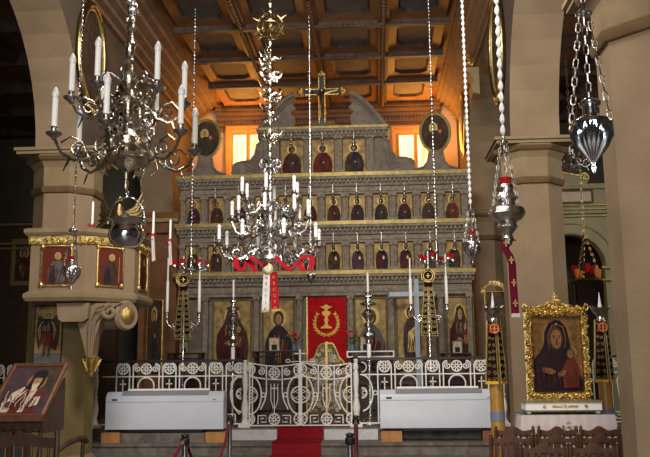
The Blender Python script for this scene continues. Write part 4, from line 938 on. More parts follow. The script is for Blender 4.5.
# votive holders with red glasses
def votive(px, py, Y, label):
    c = at(px, py, Y); t = thing('votive_holder', label, 'lamp', c)
    MB(c).lathe([(.001, -.12), (.02, -.1), (.015, -.06), (.06, -.03), (.07, 0), (.03, .03), (.02, .12), (.04, .16), (.02, .2), (.03, .3), (.01, .36)], c, 12).build('stem', 'silver', t)
    for k in range(6):
        a = PI/3*k+.2; e = c+V((.27*math.cos(a), .27*math.sin(a), 0))
        am = MB(c).tube([c, c+(e-c)*.5+V((0, 0, -.06)), e], .010, 5).build('arm', 'tarnish', t)
        MB(c).lathe([(.015, 0), (.04, .02), (.035, .05)], e, 8).build('cup', 'silver', am); MB(c).lathe([(.03, .05), (.042, .12), (.04, .122)], e, 8).build('red_glass', 'redglass', am)
    mb = MB(c); bead_rod(mb, c.x, c.y, c.z+.36, 7.86, .065, .015); mb.build('suspension_chain', 'silver', t)
votive(437, 262, 13.0, 'hanging ring of red glass votive lamps above the right processional banner')
votive(191, 268, 13.0, 'hanging ring of red glass votive lamps above the left processional banner')
# votive cluster in the right aisle
co = at(587, 280, 15.2); cl_ = thing('votive_chandelier', 'cluster of amber and red glass lamps hanging in the right aisle arch', 'lamp', co)
MB(co).lathe([(.26, -.02), (.28, 0), (.26, .02), (.02, .02)], co, 18).build('ring', 'brass', cl_)
for k in range(7):
    a = 2*PI*k/7; e = co+V((.22*math.cos(a), .22*math.sin(a), .03+.09*(k % 2))); MB(co).lathe([(.02, 0), (.05, .06), (.055, .16), (.05, .165)], e, 8).build('glass_cup', ('amber', 'redglass')[k % 2], cl_)
mb = MB(co)
for k in range(3): a = 2*PI*k/3; link_chain(mb, co+V((.26*math.cos(a), .26*math.sin(a), 0)), co+V((0, 0, .9)), .07, .03, .006)
link_chain(mb, co+V((0, 0, .9)), (co.x, co.y, 7.42), .07, .03, .006); mb.build('suspension_chain', 'brass', cl_)

# ================================================================== CHANDELIERS
def candle_arm(root, o, c, a, rad, zc, zroot, hc, wr, rc, bulb=True, scroll=1.0, m1='silver', m2='tarnish', tone=None):
    """one S-scroll arm with drip pan, candle tube and frosted bulb"""
    U = V((math.cos(a), math.sin(a), 0)); P3 = lambda r, z: V((c.x, c.y, 0))+U*r+Z1*z
    d = zc-zroot; L = rad
    mb = MB(o)
    mb.tube([P3(.03, zroot), P3(L*.18, zroot+.05*scroll), P3(L*.36, zroot+.0), P3(L*.52, zroot-.09*scroll), P3(L*.72, zroot-.12*scroll), P3(L*.9, zroot-.07*scroll), P3(L*.99, (zroot+zc)/2), P3(L, zc-.03)], wr, 6)
    mb.tube([P3(L*.3+p.x, p.z) for p in spiral((0, 0, zroot+.02), .085*scroll, -90, 1.5, 16)], wr*.7, 5)
    mb.tube([P3(L*.68+p.x, p.z) for p in spiral((0, 0, zroot-.04*scroll), .075*scroll, -90, -1.4, 16)], wr*.7, 5)
    mb.tube([P3(L*.52, zroot-.09*scroll), P3(L*.62, zroot+.02), P3(L*.78, zroot+.05), P3(L*.9, zroot-.0)], wr*.6, 5)
    mb.tube([P3(L*.78, zroot-.11*scroll), P3(L*.86, zroot-.2*scroll)], [wr*.8, wr*.4], 5)
    mb.tube([P3(L*.4, zroot-.02), P3(L*.44, zroot-.13*scroll), P3(L*.36, zroot-.17*scroll)], [wr*.8, wr*.6, wr*.4], 5)
    arm = mb.build('arm', m1, root, smooth=50)
    e = P3(L, 0)
    MB(o).lathe([(.008, zc-.04), (rc*1.1, zc-.02), (rc*2.6, zc), (rc*2.9, zc+.012), (rc*2.6, zc+.014), (rc*1.1, zc+.014), (rc*1.05, zc+.05), (rc*1.3, zc+.055), (rc, zc+.06)], e, 12).build('drip_pan', m2, arm)
    hb = hc*.24 if bulb else 0
    MB(o).lathe([(rc, zc+.03), (rc, zc+hc-hb)], e, 10).build('candle', 'white', arm)
    if bulb: MB(o).lathe([(rc*.9, zc+hc-hb), (rc*1.05, zc+hc-hb+.006), (rc*1.3, zc+hc-hb*.72), (rc*1.22, zc+hc-hb*.5), (rc*.7, zc+hc-hb*.2), (.003, zc+hc)], e, 10).build('bulb', 'bulb', arm)
    else: MB(o).lathe([(rc*.9, zc+hc), (rc*.5, zc+hc+.02), (.002, zc+hc+.05)], e, 6).build('tip', 'bulb', arm)
c1 = V((-.72, 5.5, 0)); o1 = (c1.x, c1.y, 2.85)
ch = thing('chandelier', 'large silver chandelier with white electric candles hanging nearest at upper left', 'chandelier', o1)
MB(o1).lathe([(.001, 2.86), (.012, 2.88), (.02, 2.92), (.012, 2.95), (.015, 3.0), (.06, 3.04), (.13, 3.07), (.16, 3.10), (.15, 3.13), (.09, 3.15), (.06, 3.17), (.10, 3.20), (.11, 3.25), (.08, 3.30), (.04, 3.33), (.05, 3.36), (.04, 3.38), (.035, 3.50), (.05, 3.53), (.06, 3.56), (.045, 3.60), (.03, 3.63), (.055, 3.67), (.06, 3.73), (.04, 3.78), (.03, 3.82), (.045, 3.84), (.03, 3.87), (.035, 3.95), (.05, 3.97), (.03, 4.0), (.02, 4.08), (.035, 4.1), (.02, 4.14)], (c1.x, c1.y, 0), 18).build('stem', 'antique', ch)
for k, dg in enumerate((-88, -28, 32, 92, 152, 212)):
    candle_arm(ch, o1, c1, math.radians(dg), .51, 3.22, 3.17, .345, .0125, .020, m1='antique')
for dg in (-104, -44, 16, 76, 136, 196):
    candle_arm(ch, o1, c1, math.radians(dg), .40, 3.53, 3.50, .345, .011, .020, scroll=.9, m1='antique')
for z in (3.30, 3.66):
    mb = MB(o1)
    for k in range(6):
        a = PI/3*k+.5; U = V((math.cos(a), math.sin(a), 0)); b0 = V((c1.x, c1.y, z))
        mb.tube([b0, b0+U*.09+Z1*.05]+[b0+U*(.15+p.x)+Z1*(p.z+.02) for p in spiral((0, 0, 0), .06, 150, -1.4, 12)], .007, 5)
    mb.build('scroll_crown', 'tarnish', ch)
mb = MB(o1); z = 4.14
rn3 = random.Random(2)
for k in range(10):
    mb.tube(spiral((c1.x+rn3.uniform(-.015, .015), c1.y, 4.2+.075*k), .045, k*95, 1.5, 12, (1, 0, 0), (0, .3, 1)), .011, 5)
link_chain(mb, (c1.x, c1.y, 4.12), (c1.x, c1.y, ZC), .09, .05, .01); mb.build('suspension_chain', 'silver', ch)
# silver pail lamp under it
pz = at(125, 247, 5.5).z; po = V((at(126, 240, 5.5).x, 5.5, pz)); pl_ = thing('silver_pail', 'round bellied polished silver pail with arched handle hanging below the near chandelier', 'pail', po)
MB(po).lathe([(.04, 0), (.085, .008), (.115, .04), (.128, .08), (.12, .12), (.105, .15), (.12, .175), (.138, .19), (.142, .20), (.125, .20), (.10, .17), (.09, .1), (.06, .03)], po, 28).build('bowl', 'chrome', pl_)
MB(po).tube([po+V((.13*math.cos(math.radians(a)), 0, .19+.17*math.sin(math.radians(a)))) for a in range(0, 181, 12)], .007, 6).build('handle', 'silver', pl_)
for s in (-1, 1): MB(po).ball(po+V((s*.135, -.0, .18)), .018, 8).build('handle_lug', 'silver', pl_)
mb = MB(po); link_chain(mb, po+V((0, 0, .36)), (po.x, po.y, 2.87), .035, .016, .003); mb.build('hook_chain', 'silver', pl_)
# central chandelier
c2 = V((-.41, 11.0, 0)); o2 = (c2.x, c2.y, 2.9)
c2n = thing('chandelier', 'many-tiered silver chandelier with red ribbon swags hanging before the icon screen', 'chandelier', o2)
MB(o2).lathe([(.001, 2.92), (.05, 2.95), (.10, 3.0), (.15, 3.06), (.13, 3.12), (.07, 3.15), (.06, 3.2), (.10, 3.25), (.11, 3.3), (.06, 3.36), (.04, 3.42), (.07, 3.47), (.08, 3.54), (.05, 3.6), (.035, 3.68), (.06, 3.73), (.06, 3.78), (.03, 3.84), (.05, 3.9), (.035, 3.98), (.03, 4.15), (.05, 4.2), (.03, 4.25), (.025, 4.5)], (c2.x, c2.y, 0), 16).build('stem', 'silver', c2n)
for k in range(8): candle_arm(c2n, o2, c2, math.radians(22+45*k), .72, 3.26, 3.17, .27, .018, .024, scroll=1.1)
for k in range(8): candle_arm(c2n, o2, c2, math.radians(0+45*k), .54, 3.64, 3.53, .27, .016, .024, scroll=1.0)
for k in range(6): candle_arm(c2n, o2, c2, math.radians(30+60*k), .42, 3.94, 3.80, .27, .015, .024, scroll=.9)
mb = MB(o2)
for z, R in ((4.42, .17), (4.32, .10)):
    for k in range(8):
        a = PI/4*k; U = V((math.cos(a), math.sin(a), 0)); b0 = V((c2.x, c2.y, z)); mb.tube([b0]+[b0+U*(R*.6+p.x)+Z1*p.z for p in spiral((0, 0, 0), R*.5, 180, -1.3, 10)], .013, 5)
mb.build('scroll_crown', 'tarnish', c2n)
mb = MB(o2); rn4 = random.Random(9)
for zz in (4.82, 5.15, 5.45, 5.75, 6.0):
    for k in range(9):
        a = rn4.uniform(0, 2*PI); U = V((math.cos(a), math.sin(a), 0)); b0 = V((c2.x, c2.y, zz+rn4.uniform(-.1, .1)))
        mb.tube([b0, b0+U*.07+Z1*.05, b0+U*.14+Z1*.03, b0+U*.17+Z1*.09], [.018, .022, .016, .006], 5)
        mb.tube([b0+U*p.x+Z1*p.z for p in spiral((.06, 0, .0), .05, k*40, 1.2, 9)], .011, 5)
bead_rod(mb, c2.x, c2.y, 4.5, ZC, .12, .03); mb.build('leafy_chain', 'antique', c2n)
mb = MB(o2); zc_ = at(272, 26, 11).z
for k in range(4): mb.tube([V((c2.x, c2.y, zc_))+V((math.cos(PI/4*k)*p[0], math.sin(PI/4*k)*p[0], p[1])) for p in ell(0, 0, .19, .19, 20)], .012, 5, closed=True)
mb.tube([(c2.x+p[0], c2.y+p[1], zc_) for p in ell(0, 0, .19, .19, 20)], .012, 5, closed=True); mb.ball((c2.x, c2.y, zc_), .07, 10)
for k in range(14):
    v = V((rn4.uniform(-1, 1), rn4.uniform(-1, 1), rn4.uniform(-1, 1))).normalized(); mb.tube([V((c2.x, c2.y, zc_))+v*.17, V((c2.x, c2.y, zc_))+v*.28], [.02, .004], 5)
mb.build('openwork_sphere', 'brass', c2n, label='brass openwork sphere')
# ribbons
def ribbon(mb, pts, w_, dirv=(0, 0, 1), th=.006):
    D = V(dirv)*w_/2
    for e in (0, th): mb.sheet([[V(p)-D+V((0, e, 0)) for p in pts], [V(p)+D+V((0, e, 0)) for p in pts]])
def pr_(l, Y): return [at(x, y, Y) for x, y in l]
qo = at(268, 262, 10.25)
sw = thing('ribbon_swag', 'bright red ribbon draped in loops round the lower arms of the central chandelier', 'ribbon', qo); 
mb = MB(qo); ribbon(mb, pr_([(235, 257), (237, 267), (242, 271), (246, 265), (248, 259), (251, 264), (256, 272)], 10.35), .065, (1, 0, .3)); ribbon(mb, pr_([(249, 257), (256, 260), (263, 266)], 10.3)+[at(268, 263, 10.86)], .05); mb.build('left_loops', 'ribbonred', sw, smooth=60)
mb = MB(qo); ribbon(mb, pr_([(272, 264), (276, 257), (283, 265), (290, 269), (297, 264), (302, 257), (308, 257)], 10.3), .05, (.3, 0, 1)); ribbon(mb, pr_([(301, 258), (300, 266), (304, 271), (310, 270), (313, 263), (311, 256)], 10.32), .065, (1, 0, .2)); mb.build('right_loops', 'ribbonred', sw, smooth=60)
ro_ = at(268, 269, 10.9); rs = thing('rosette', 'cream and gold award rosette with white and red tails under the central chandelier', 'rosette', ro_)
MB(ro_).lathe([(.075, 0), (.078, .012), (.06, .02), (.035, .02)], ro_, 24, axis=(0, -1, 0)).build('outer_pleats', 'halo', rs); MB(ro_).lathe([(.05, .018), (.045, .028), (.001, .03)], ro_, 20, axis=(0, -1, 0)).build('centre', 'ribbonwhite', rs)
for (x0, x1, xb0, xb1, yb, m, txt, tm, nm) in ((263.5, 270, 261.5, 269, 312, 'ribbonwhite', 'AECTIK', 'greypaint', 'white_tail'), (270, 277, 271.5, 279.5, 311, 'ribbonred', 'RECCTH', 'halo', 'red_tail')):
    p = pr_([(x0, 272), (x1, 272), (xb1, yb), (xb0, yb+.5)], 10.9); mb = MB(ro_); mb.extr(p, (0, .006, 0)); tl = mb.build(nm, m, rs, smooth=0)
    for k, chh in enumerate(txt):
        f_ = (k+.9)/6.4; e = (p[0]+p[1])*.5*(1-f_)+(p[2]+p[3])*.5*f_-ro_; text_mesh('lettering', chh, .058, tm, e+V((0, -.006, 0)), parent=tl)
    p2 = [p[3]+V((0, -.003, .0)), p[2]+V((0, -.003, 0)), p[2]+V((0, -.003, .03)), p[3]+V((0, -.003, .03))]; MB(ro_).extr(p2, (0, .012, 0)).build('fringe', 'halo', tl)
# far small chandelier, right aisle
fo = at(572, 160, 13.5); fc = thing('chandelier', 'small silver chandelier with short candles far back in the right aisle opening', 'chandelier', fo)
MB(fo).lathe([(.001, -.24), (.03, -.22), (.09, -.17), (.11, -.11), (.08, -.04), (.04, 0), (.05, .05), (.03, .12), (.05, .18), (.02, .25)], fo, 14).build('stem', 'tarnish', fc)
for k in range(6): candle_arm(fc, fo, V((fo.x, fo.y, 0)), math.radians(10+60*k), .33, fo.z+.0, fo.z-.03, .18, .012, .02, False, .7, 'tarnish')
mb = MB(fo); link_chain(mb, fo+V((0, 0, .25)), (fo.x, fo.y, 7.42), .08, .035, .007); mb.build('suspension_chain', 'tarnish', fc)
# ================================================================== CHANCEL FURNISHINGS
ZP = .56
def banner(px, pyt, pyb, Y, label, cands):
    """processional stand: turned silver foot, three tapers, round medallion, embroidered lappets"""
    c = at(px, 350, Y); base = V((c.x, Y, ZP)); zt = at(px, pyt, Y).z; t = thing('processional_banner', label, 'banner', base)
    MB(base).lathe([(.20, 0), (.20, .02), (.12, .06), (.05, .12), (.03, .2), (.05, .26), (.025, .32), (.022, .9), (.045, .95), (.02, 1.0), (.02, zt-ZP-.15)], base, 14).build('pole', 'silver', t)
    zm = at(px, pyt+5, Y).z; m = V((c.x, Y-.05, zm))
    MB(base).lathe([(.001, 0), (.115, 0), (.12, .012), (.115, .025), (.001, .025)], m, 24, axis=(0, -1, 0)).build('medallion', 'brocade', t, label='round red embroidered medallion')
    mb = MB(base)
    for r in (.118, .085): mb.tube([(m.x+p[0], m.y-.03, m.z+p[1]) for p in ell(0, 0, r, r, 24)], .011, 5, closed=True)
    mb.bar(m+V((-.04, -.03, 0)), m+V((.04, -.03, 0)), .02, .01); mb.bar(m+V((0, -.03, -.04)), m+V((0, -.03, .04)), .02, .01, (0, 1, 0)); mb.build('medallion_trim', 'gold', t)
    zb = at(px, pyb, Y).z; r5 = random.Random(int(px))
    MB(base).box(c.x-.07, c.x+.07, Y-.05, Y-.03, zm-.30, zm-.08).build('neck_cloth', 'brocade', t)
    for s in (-1, 1):
        mb = MB(base); poly = [(c.x+s*.01, Y-.06, zm-.2), (c.x+s*.07, Y-.06, zm-.2), (c.x+s*.15, Y-.06, zb-.03*s), (c.x+s*.03, Y-.06, zb+.05*s)]
        mb.extr(poly, (0, .015, 0), 0); n = 9
        for k in range(n):
            f_ = (k+.5)/n; z = (zm-.2)+(zb-zm+.2)*f_; x = c.x+s*(.042+.045*f_)
            for q in (-1, 1): mb.tube(spiral((x+q*(.018+.012*f_), Y-.067, z), .035, r5.uniform(0, 360), 1.1*q, 7), .009, 4, m=1)
        mb.tube(poly, .011, 4, closed=True, m=1)
        for k in range(4): mb.ball((c.x+s*(.04+.032*k), Y-.06, zb-.02), .02, 6, 1)
        mb.build('lappet', ['brocade', 'goldflat'], t, label='gold embroidered lappet')
    for (cx_, y0, y1) in cands:
        p = at(cx_, y1, Y); zt2 = at(cx_, y0, Y).z
        q = V((c.x, Y, p.z-.12)); am = MB(base).tube([q, q*.4+p*.6+V((0, 0, -.16)), p+V((0, 0, -.08)), p], .012, 6)
        if abs(p.x-c.x) > .05: am.tube(spiral(q*.5+p*.5+V((0, 0, -.08)), .06, 0, 1.3, 10), .010, 4)
        a = am.build('arm', 'silver', t); MB(base).lathe([(.015, -.02), (.04, 0), (.03, .03), (.03, .10), (.035, .11)], p, 10).build('socket', 'silver', a)
        MB(base).lathe([(.028, .05), (.026, (zt2-p.z)*.6), (.015, (zt2-p.z)*.62), (.013, zt2-p.z)], p, 8).build('taper', 'white', a)
banner(183, 275, 338, 14.4, 'banner stand with gold lappets and three tall white tapers, left of the gate', [(167, 258, 318), (199, 258, 318), (183, 256, 300)])
banner(430, 271, 335, 14.4, 'banner stand with gold lappets and three tall white tapers, right of the curtain', [(411, 258, 310), (447, 254, 310), (429, 251, 300)])
def manoualion(px, pyt, Y, label, taper, s=1.0):
    p = at(px, 350, Y); zt = at(px, pyt, Y).z; base = V((p.x, Y, ZP)); h = zt-ZP; t = thing('candle_stand', label, 'candlestick', base)
    pr_ = [(.20, 0), (.20, .03), (.10, .08), (.04, .14), (.03, .3), (.03, h*.60), (.06, h*.61), (.04, h*.63), (.07, h*.645), (.09, h*.665), (.08, h*.685), (.035, h*.70), (.035, h*.72), (.07, h*.735), (.075, h*.755), (.03, h*.77), (.05, h*.79), (.095, h*.815), (.10, h*.835), (.06, h*.86), (.035, h*.87), (.035, h*.885), (.12, h*.90), (.125, h*.915), (.05, h*.925), (.04, h*.95), (.09, h*.96), (.085, h*.97), (.04, h*.98), (.045, h)]
    MB(base).lathe([(r*s, z) for r, z in pr_], base, 16).build('stem', 'silver', t)
    MB(base).lathe([(.02, h), (.018, h+taper), (.004, h+taper+.02)], base, 8).build('taper', 'white', t)
    MB(base).lathe([(.036, h*.50), (.036, h*.605), (.03, h*.605)], base, 10).build('sleeve', 'white', t, label='white lower sleeve')
manoualion(233, 297, 14.4, 'turned silver candle stand before the wide icon left of the gate', .30)
manoualion(369, 292, 14.35, 'turned silver candle stand before the icon right of the red curtain', .33, 1.15)
def stand(px0, px1, pyt, Y, label, bar, bm, ip, iw, lab2):
    a, b_ = at(px0, pyt, Y), at(px1, pyt, Y); z = a.z; c = V(((a.x+b_.x)/2, Y, ZP)); w2 = (b_.x-a.x)/2; t = thing('icon_table', label, 'table', c)
    MB(c).box(c.x-w2, c.x+w2, Y-.2, Y+.2, z-.03, z).build('tabletop', 'darkwood', t)
    mb = MB(c); frame_bars(mb, (c.x, Y-.2, z-.10), X1, Z1, NF, w2*2-.05, .07, .025, .02); mb.build('apron', bm, t)
    for sx_ in (-1, 1):
        for sy_ in (-1, 1): MB(c).lathe([(.025, 0), (.03, .1), (.02, .2), (.035, .5), (.025, z-ZP-.13), (.03, z-ZP-.03)], c+V((sx_*(w2-.05), sy_*.15, 0)), 8).build('leg', 'darkwood', t)
    c2_ = V((at(ip, pyt, Y).x, Y-.12, z)); k = thing('small_icon', lab2, 'icon', c2_); mb = MB(c2_); w3 = iw; h3 = iw*1.35
    mb.box(c2_.x-w3/2, c2_.x+w3/2, Y-.11, Y-.09, z, z+h3, 0); paint(mb, (c2_.x, Y-.11, z), X1, Z1, NF, [(p, i+1) for i, (p, m) in enumerate([(ell(0, h3*.66, w3*.22, h3*.16, 14), 0), (rect(-w3*.3, w3*.3, h3*.05, h3*.5), 0), (ell(0, h3*.66, w3*.1, h3*.09, 10), 0)])], .003)
    mb.build('panel', ['pale', 'halo', 'navy', 'skin'], k, smooth=0); mb = MB(c2_); frame_bars(mb, (c2_.x, Y-.10, z), X1, Z1, NF, w3, h3, .025, .03); mb.build('frame', 'silver', k)
    return t, z
stand(254, 300, 351, 15.2, 'dark icon table with turned legs left of the red curtain', 0, 'darkwood', 275, .17, 'small silver framed icon on the dark table left of the red curtain')
stand(347, 394, 351, 15.2, 'icon table with white outlined front right of the red curtain', 0, 'white', 366, .18, 'small silver framed icon on the white edged table')
stand(440, 470, 353, 15.2, 'dark icon table at the right end of the icon screen', 0, 'darkwood', 457, .15, 'small silver framed icon on the table at the right end of the screen')
stand(170, 204, 353, 15.2, 'dark icon table at the left end of the icon screen', 0, 'darkwood', 185, .14, 'small silver framed icon on the table behind the left banner')
def flowers(px, py, Y, label, z0):
    c = at(px, py, Y); b_ = V((c.x, Y, z0)); t = thing('flower_vase', label, 'vase', b_); r = random.Random(int(px))
    MB(b_).lathe([(.03, 0), (.045, .04), (.03, .1), (.04, .13)], b_, 10).build('vase', 'blueglass', t)
    mb = MB(b_)
    for k in range(16):
        e = c+V((r.uniform(-.13, .13), r.uniform(-.08, .08), r.uniform(-.10, .10))); mb.tube([b_+V((0, 0, .1)), e], .004, 3); d = V((r.uniform(-1, 1), -.5, r.uniform(-.3, .6))).normalized()*.05; mb.poly([e, e+d+V((0, 0, .02)), e+d*1.6, e+d-V((0, 0, .02))])
    mb.build('leaves', 'leaf', t)
    mb = MB(b_)
    for k in range(9):
        e = c+V((r.uniform(-.11, .11), r.uniform(-.1, .02), r.uniform(-.05, .10)))
        for q in range(4): mb.ball(e+V((r.uniform(-.015, .015), r.uniform(-.015, .015), r.uniform(-.012, .012))), .017, 6)
    mb.build('blossoms', 'flower', t)
zt_ = at(275, 351, 15.2).z
flowers(294, 337, 15.15, 'vase of pink red flowers on the left icon table beside the curtain', zt_)
flowers(352, 336, 15.15, 'vase of pink red flowers on the white edged icon table', at(366, 351, 15.2).z)
# pale cross
cb = at(418, 350, 15.55); cbz = at(418, 279, 15.55).z; co_ = (cb.x, 15.55, ZP); pcx = thing('standing_cross', 'tall pale blue grey cross standing behind the right banner', 'cross', co_)
az = at(410, 294, 15.55).z
MB(co_).box(cb.x-.045, cb.x+.045, 15.53, 15.58, ZP+.1, cbz).build('upright', 'palecross', pcx); MB(co_).box(cb.x-.52, cb.x+.36, 15.52, 15.57, az-.045, az+.045).build('crossbar', 'palecross', pcx)
MB(co_).box(cb.x-.2, cb.x+.2, 15.45, 15.7, ZP, ZP+.12).build('foot', 'darkwood', pcx)

# ================================================================== STANCHIONS
def catenary(a, b_, sag, n=14): a, b_ = V(a), V(b_); return [a+(b_-a)*(i/n)-Z1*(sag*4*(i/n)*(1-i/n)) for i in range(n+1)]
def stanchion(x, y, z0, label, h=1.0):
    t = thing('stanchion', label, 'barrier post', (x, y, z0)); o = (x, y, z0)
    MB(o).lathe([(.16, 0), (.16, .015), (.1, .035), (.035, .05)], o, 20).build('base', 'chrome', t)
    MB(o).lathe([(.027, .04), (.027, h-.10)], o, 14).build('post', 'chrome', t)
    MB(o).lathe([(.038, h-.10), (.045, h-.09), (.045, h-.04), (.03, h-.03), (.04, h-.015), (.035, h), (.001, h+.01)], o, 14).build('cap', 'black', t, label='dark cap of the post')
    return V((x, y, z0+h-.07))
def rope(a, b_, sag, label, m='roperd', r=.014):
    a, b_ = V(a), V(b_); d = (b_-a).normalized()*.045; p = catenary(a+d, b_-d, sag); o = p[0]
    t = thing('barrier_rope', label, 'rope', o); MB(o).tube(p, r, 8).build('rope', m, t)
    for e, f_ in ((p[0], p[1]), (p[-1], p[-2])): MB(o).tube([e-(f_-e).normalized()*.01, e+(f_-e).normalized()*.05], .02, 8).build('hook', 'chrome', t)
def pz_(px, py, Y): return at(px, py, Y).x
A1 = stanchion(pz_(230, 430, 9.9), 9.9, 0, 'chrome stanchion with dark cap, left one nearer the steps')
A2 = stanchion(pz_(356, 430, 9.9), 9.9, 0, 'chrome stanchion with dark cap, right one nearer the steps')
B1 = stanchion(pz_(185, 440, 7.5), 7.5, 0, 'chrome stanchion at the bottom left of the steps, nearest the camera')
B2 = stanchion(pz_(350, 440, 7.5), 7.5, 0, 'chrome stanchion at the bottom centre right, nearest the camera')
rope(A1, B1, .45, 'dark red rope sagging between the two left stanchions'); rope(A2, B2, .45, 'dark red rope between the two right stanchions')
B3 = stanchion(-1.25, 5.1, 0, 'chrome stanchion closest to the camera holding the far end of the left rope')
rope(B1, B3, .4, 'dark red rope leaving the near left stanchion towards the left', 'roperd')
C1 = stanchion(pz_(299, 350, 14.8), 14.8, ZP, 'slim chrome stanchion behind the left gate leaf', 1.16); C2 = stanchion(pz_(353, 350, 14.8), 14.8, ZP, 'slim chrome stanchion behind the right gate post', 1.16)
C3 = stanchion(pz_(425, 350, 14.8), 14.8, ZP, 'slim chrome stanchion below the right processional banner', 1.16)
rope(C1, C2, .17, 'black rope swagged in front of the red curtain', 'rope', .018); rope(C2, C3, .20, 'black rope swagged before the icons right of the gate', 'rope', .018)

# ================================================================== GILT FRAMED VIRGIN ICON, RIGHT
YV = 9.9; a, b_ = at(524, 396, YV), at(588, 312, YV); x0, x1, z0, z1 = a.x+.02, b_.x-.01, a.z, b_.z; w_, h = x1-x0-.22, z1-z0-.2
tb0 = at(515, 416, YV-.1); tbz = at(557, 414.5, YV-.2).z
to = ((x0+x1)/2, YV, 0); tb = thing('cloth_table', 'small table under a pale pink white cloth holding the gilt framed icon', 'table', to)
tx0, tx1 = x0-.11, x1+.17
MB(to).box(tx0+.02, tx1-.02, YV-.25, YV+.25, tbz-.03, tbz-.004).build('tabletop', 'darkwood', tb)
for sx_ in (tx0+.06, tx1-.06):
    for sy_ in (-.2, .2): MB(to).box(sx_-.025, sx_+.025, YV+sy_-.025, YV+sy_+.025, 0, tbz-.03).build('leg', 'darkwood', tb)
clo = ((x0+x1)/2, YV, tbz); cl2 = thing('tablecloth', 'pale pinkish cloth hanging over the small table under the gilt framed icon', 'tablecloth', clo)
mb = MB(clo); n = 60; top = []; bot = []
P4 = [(tx0, YV-.27), (tx1, YV-.27), (tx1, YV+.27), (tx0, YV+.27)]
for i in range(4):
    (ax_, ay_), (bx_, by_) = P4[i], P4[(i+1) % 4]
    for k in range(n//4*2):
        f_ = k/(n//4*2); x = ax_+(bx_-ax_)*f_; y = ay_+(by_-ay_)*f_; top.append(V((x, y, tbz))); cxm, cym = clo[0], clo[1]
        dv = V((x-cxm, y-cym, 0)).normalized(); bot.append(V((x, y, tbz-.42+.02*math.sin(k*.8)))+dv*(.05+.014*math.sin(k*1.9+i)))
mb.sheet([top+[top[0]], bot+[bot[0]]]); mb.build('drape', 'lace', cl2, smooth=60)
MB(clo).poly([V(p+(tbz+.001,)) for p in P4]).build('top_cloth', 'clothtop', cl2, label='grey top of the cloth')
mb = MB(clo)
for k in range(12):
    q = V((clo[0]+.02+random.uniform(-.07, .07), YV-.325, tbz-.12+random.uniform(-.04, .04))); mb.tube(spiral(q, .02, k*60, 1, 6), .004, 4)
mb.build('embroidery', 'goldflat', cl2)
bz0 = tbz+.05; bo = ((x0+x1)/2, YV, tbz); bx = thing('reliquary_box', 'long white casket with gold ornaments and ball feet under the gilt framed icon', 'box', bo)
MB(bo).box(x0-.04, x1+.05, YV-.2, YV+.12, bz0, bz0+.085).build('body', 'white', bx)
MB(bo).box(x0-.05, x1+.06, YV-.21, YV+.13, bz0+.085, bz0+.105).build('lid', 'goldflat', bx); MB(bo).box(x0-.05, x1+.06, YV-.21, YV+.13, bz0-.012, bz0).build('gold_base', 'goldflat', bx)
mb = MB(bo); ym = YV-.205
for dx in (-.22, .26): mb.lathe([(.022, 0), (.02, .008), (.001, .01)], (bo[0]+dx, ym+.005, bz0+.042), 12, axis=(0, -1, 0))
for dx in (-.07, .11): mb.box(bo[0]+dx-.06, bo[0]+dx+.06, ym, ym+.01, bz0+.03, bz0+.055)
mb.tube(spiral((bo[0]+.02, ym, bz0+.042), .022, 0, 1.2, 8), .006, 4); mb.build('gold_ornaments', 'gold', bx)
for dx in (x0, x1+.01): 
    for dy in (-.16, .08): MB(bo).ball((dx, YV+dy, tbz+.026), .034, 12, sz=.8).build('foot', 'white', bx)
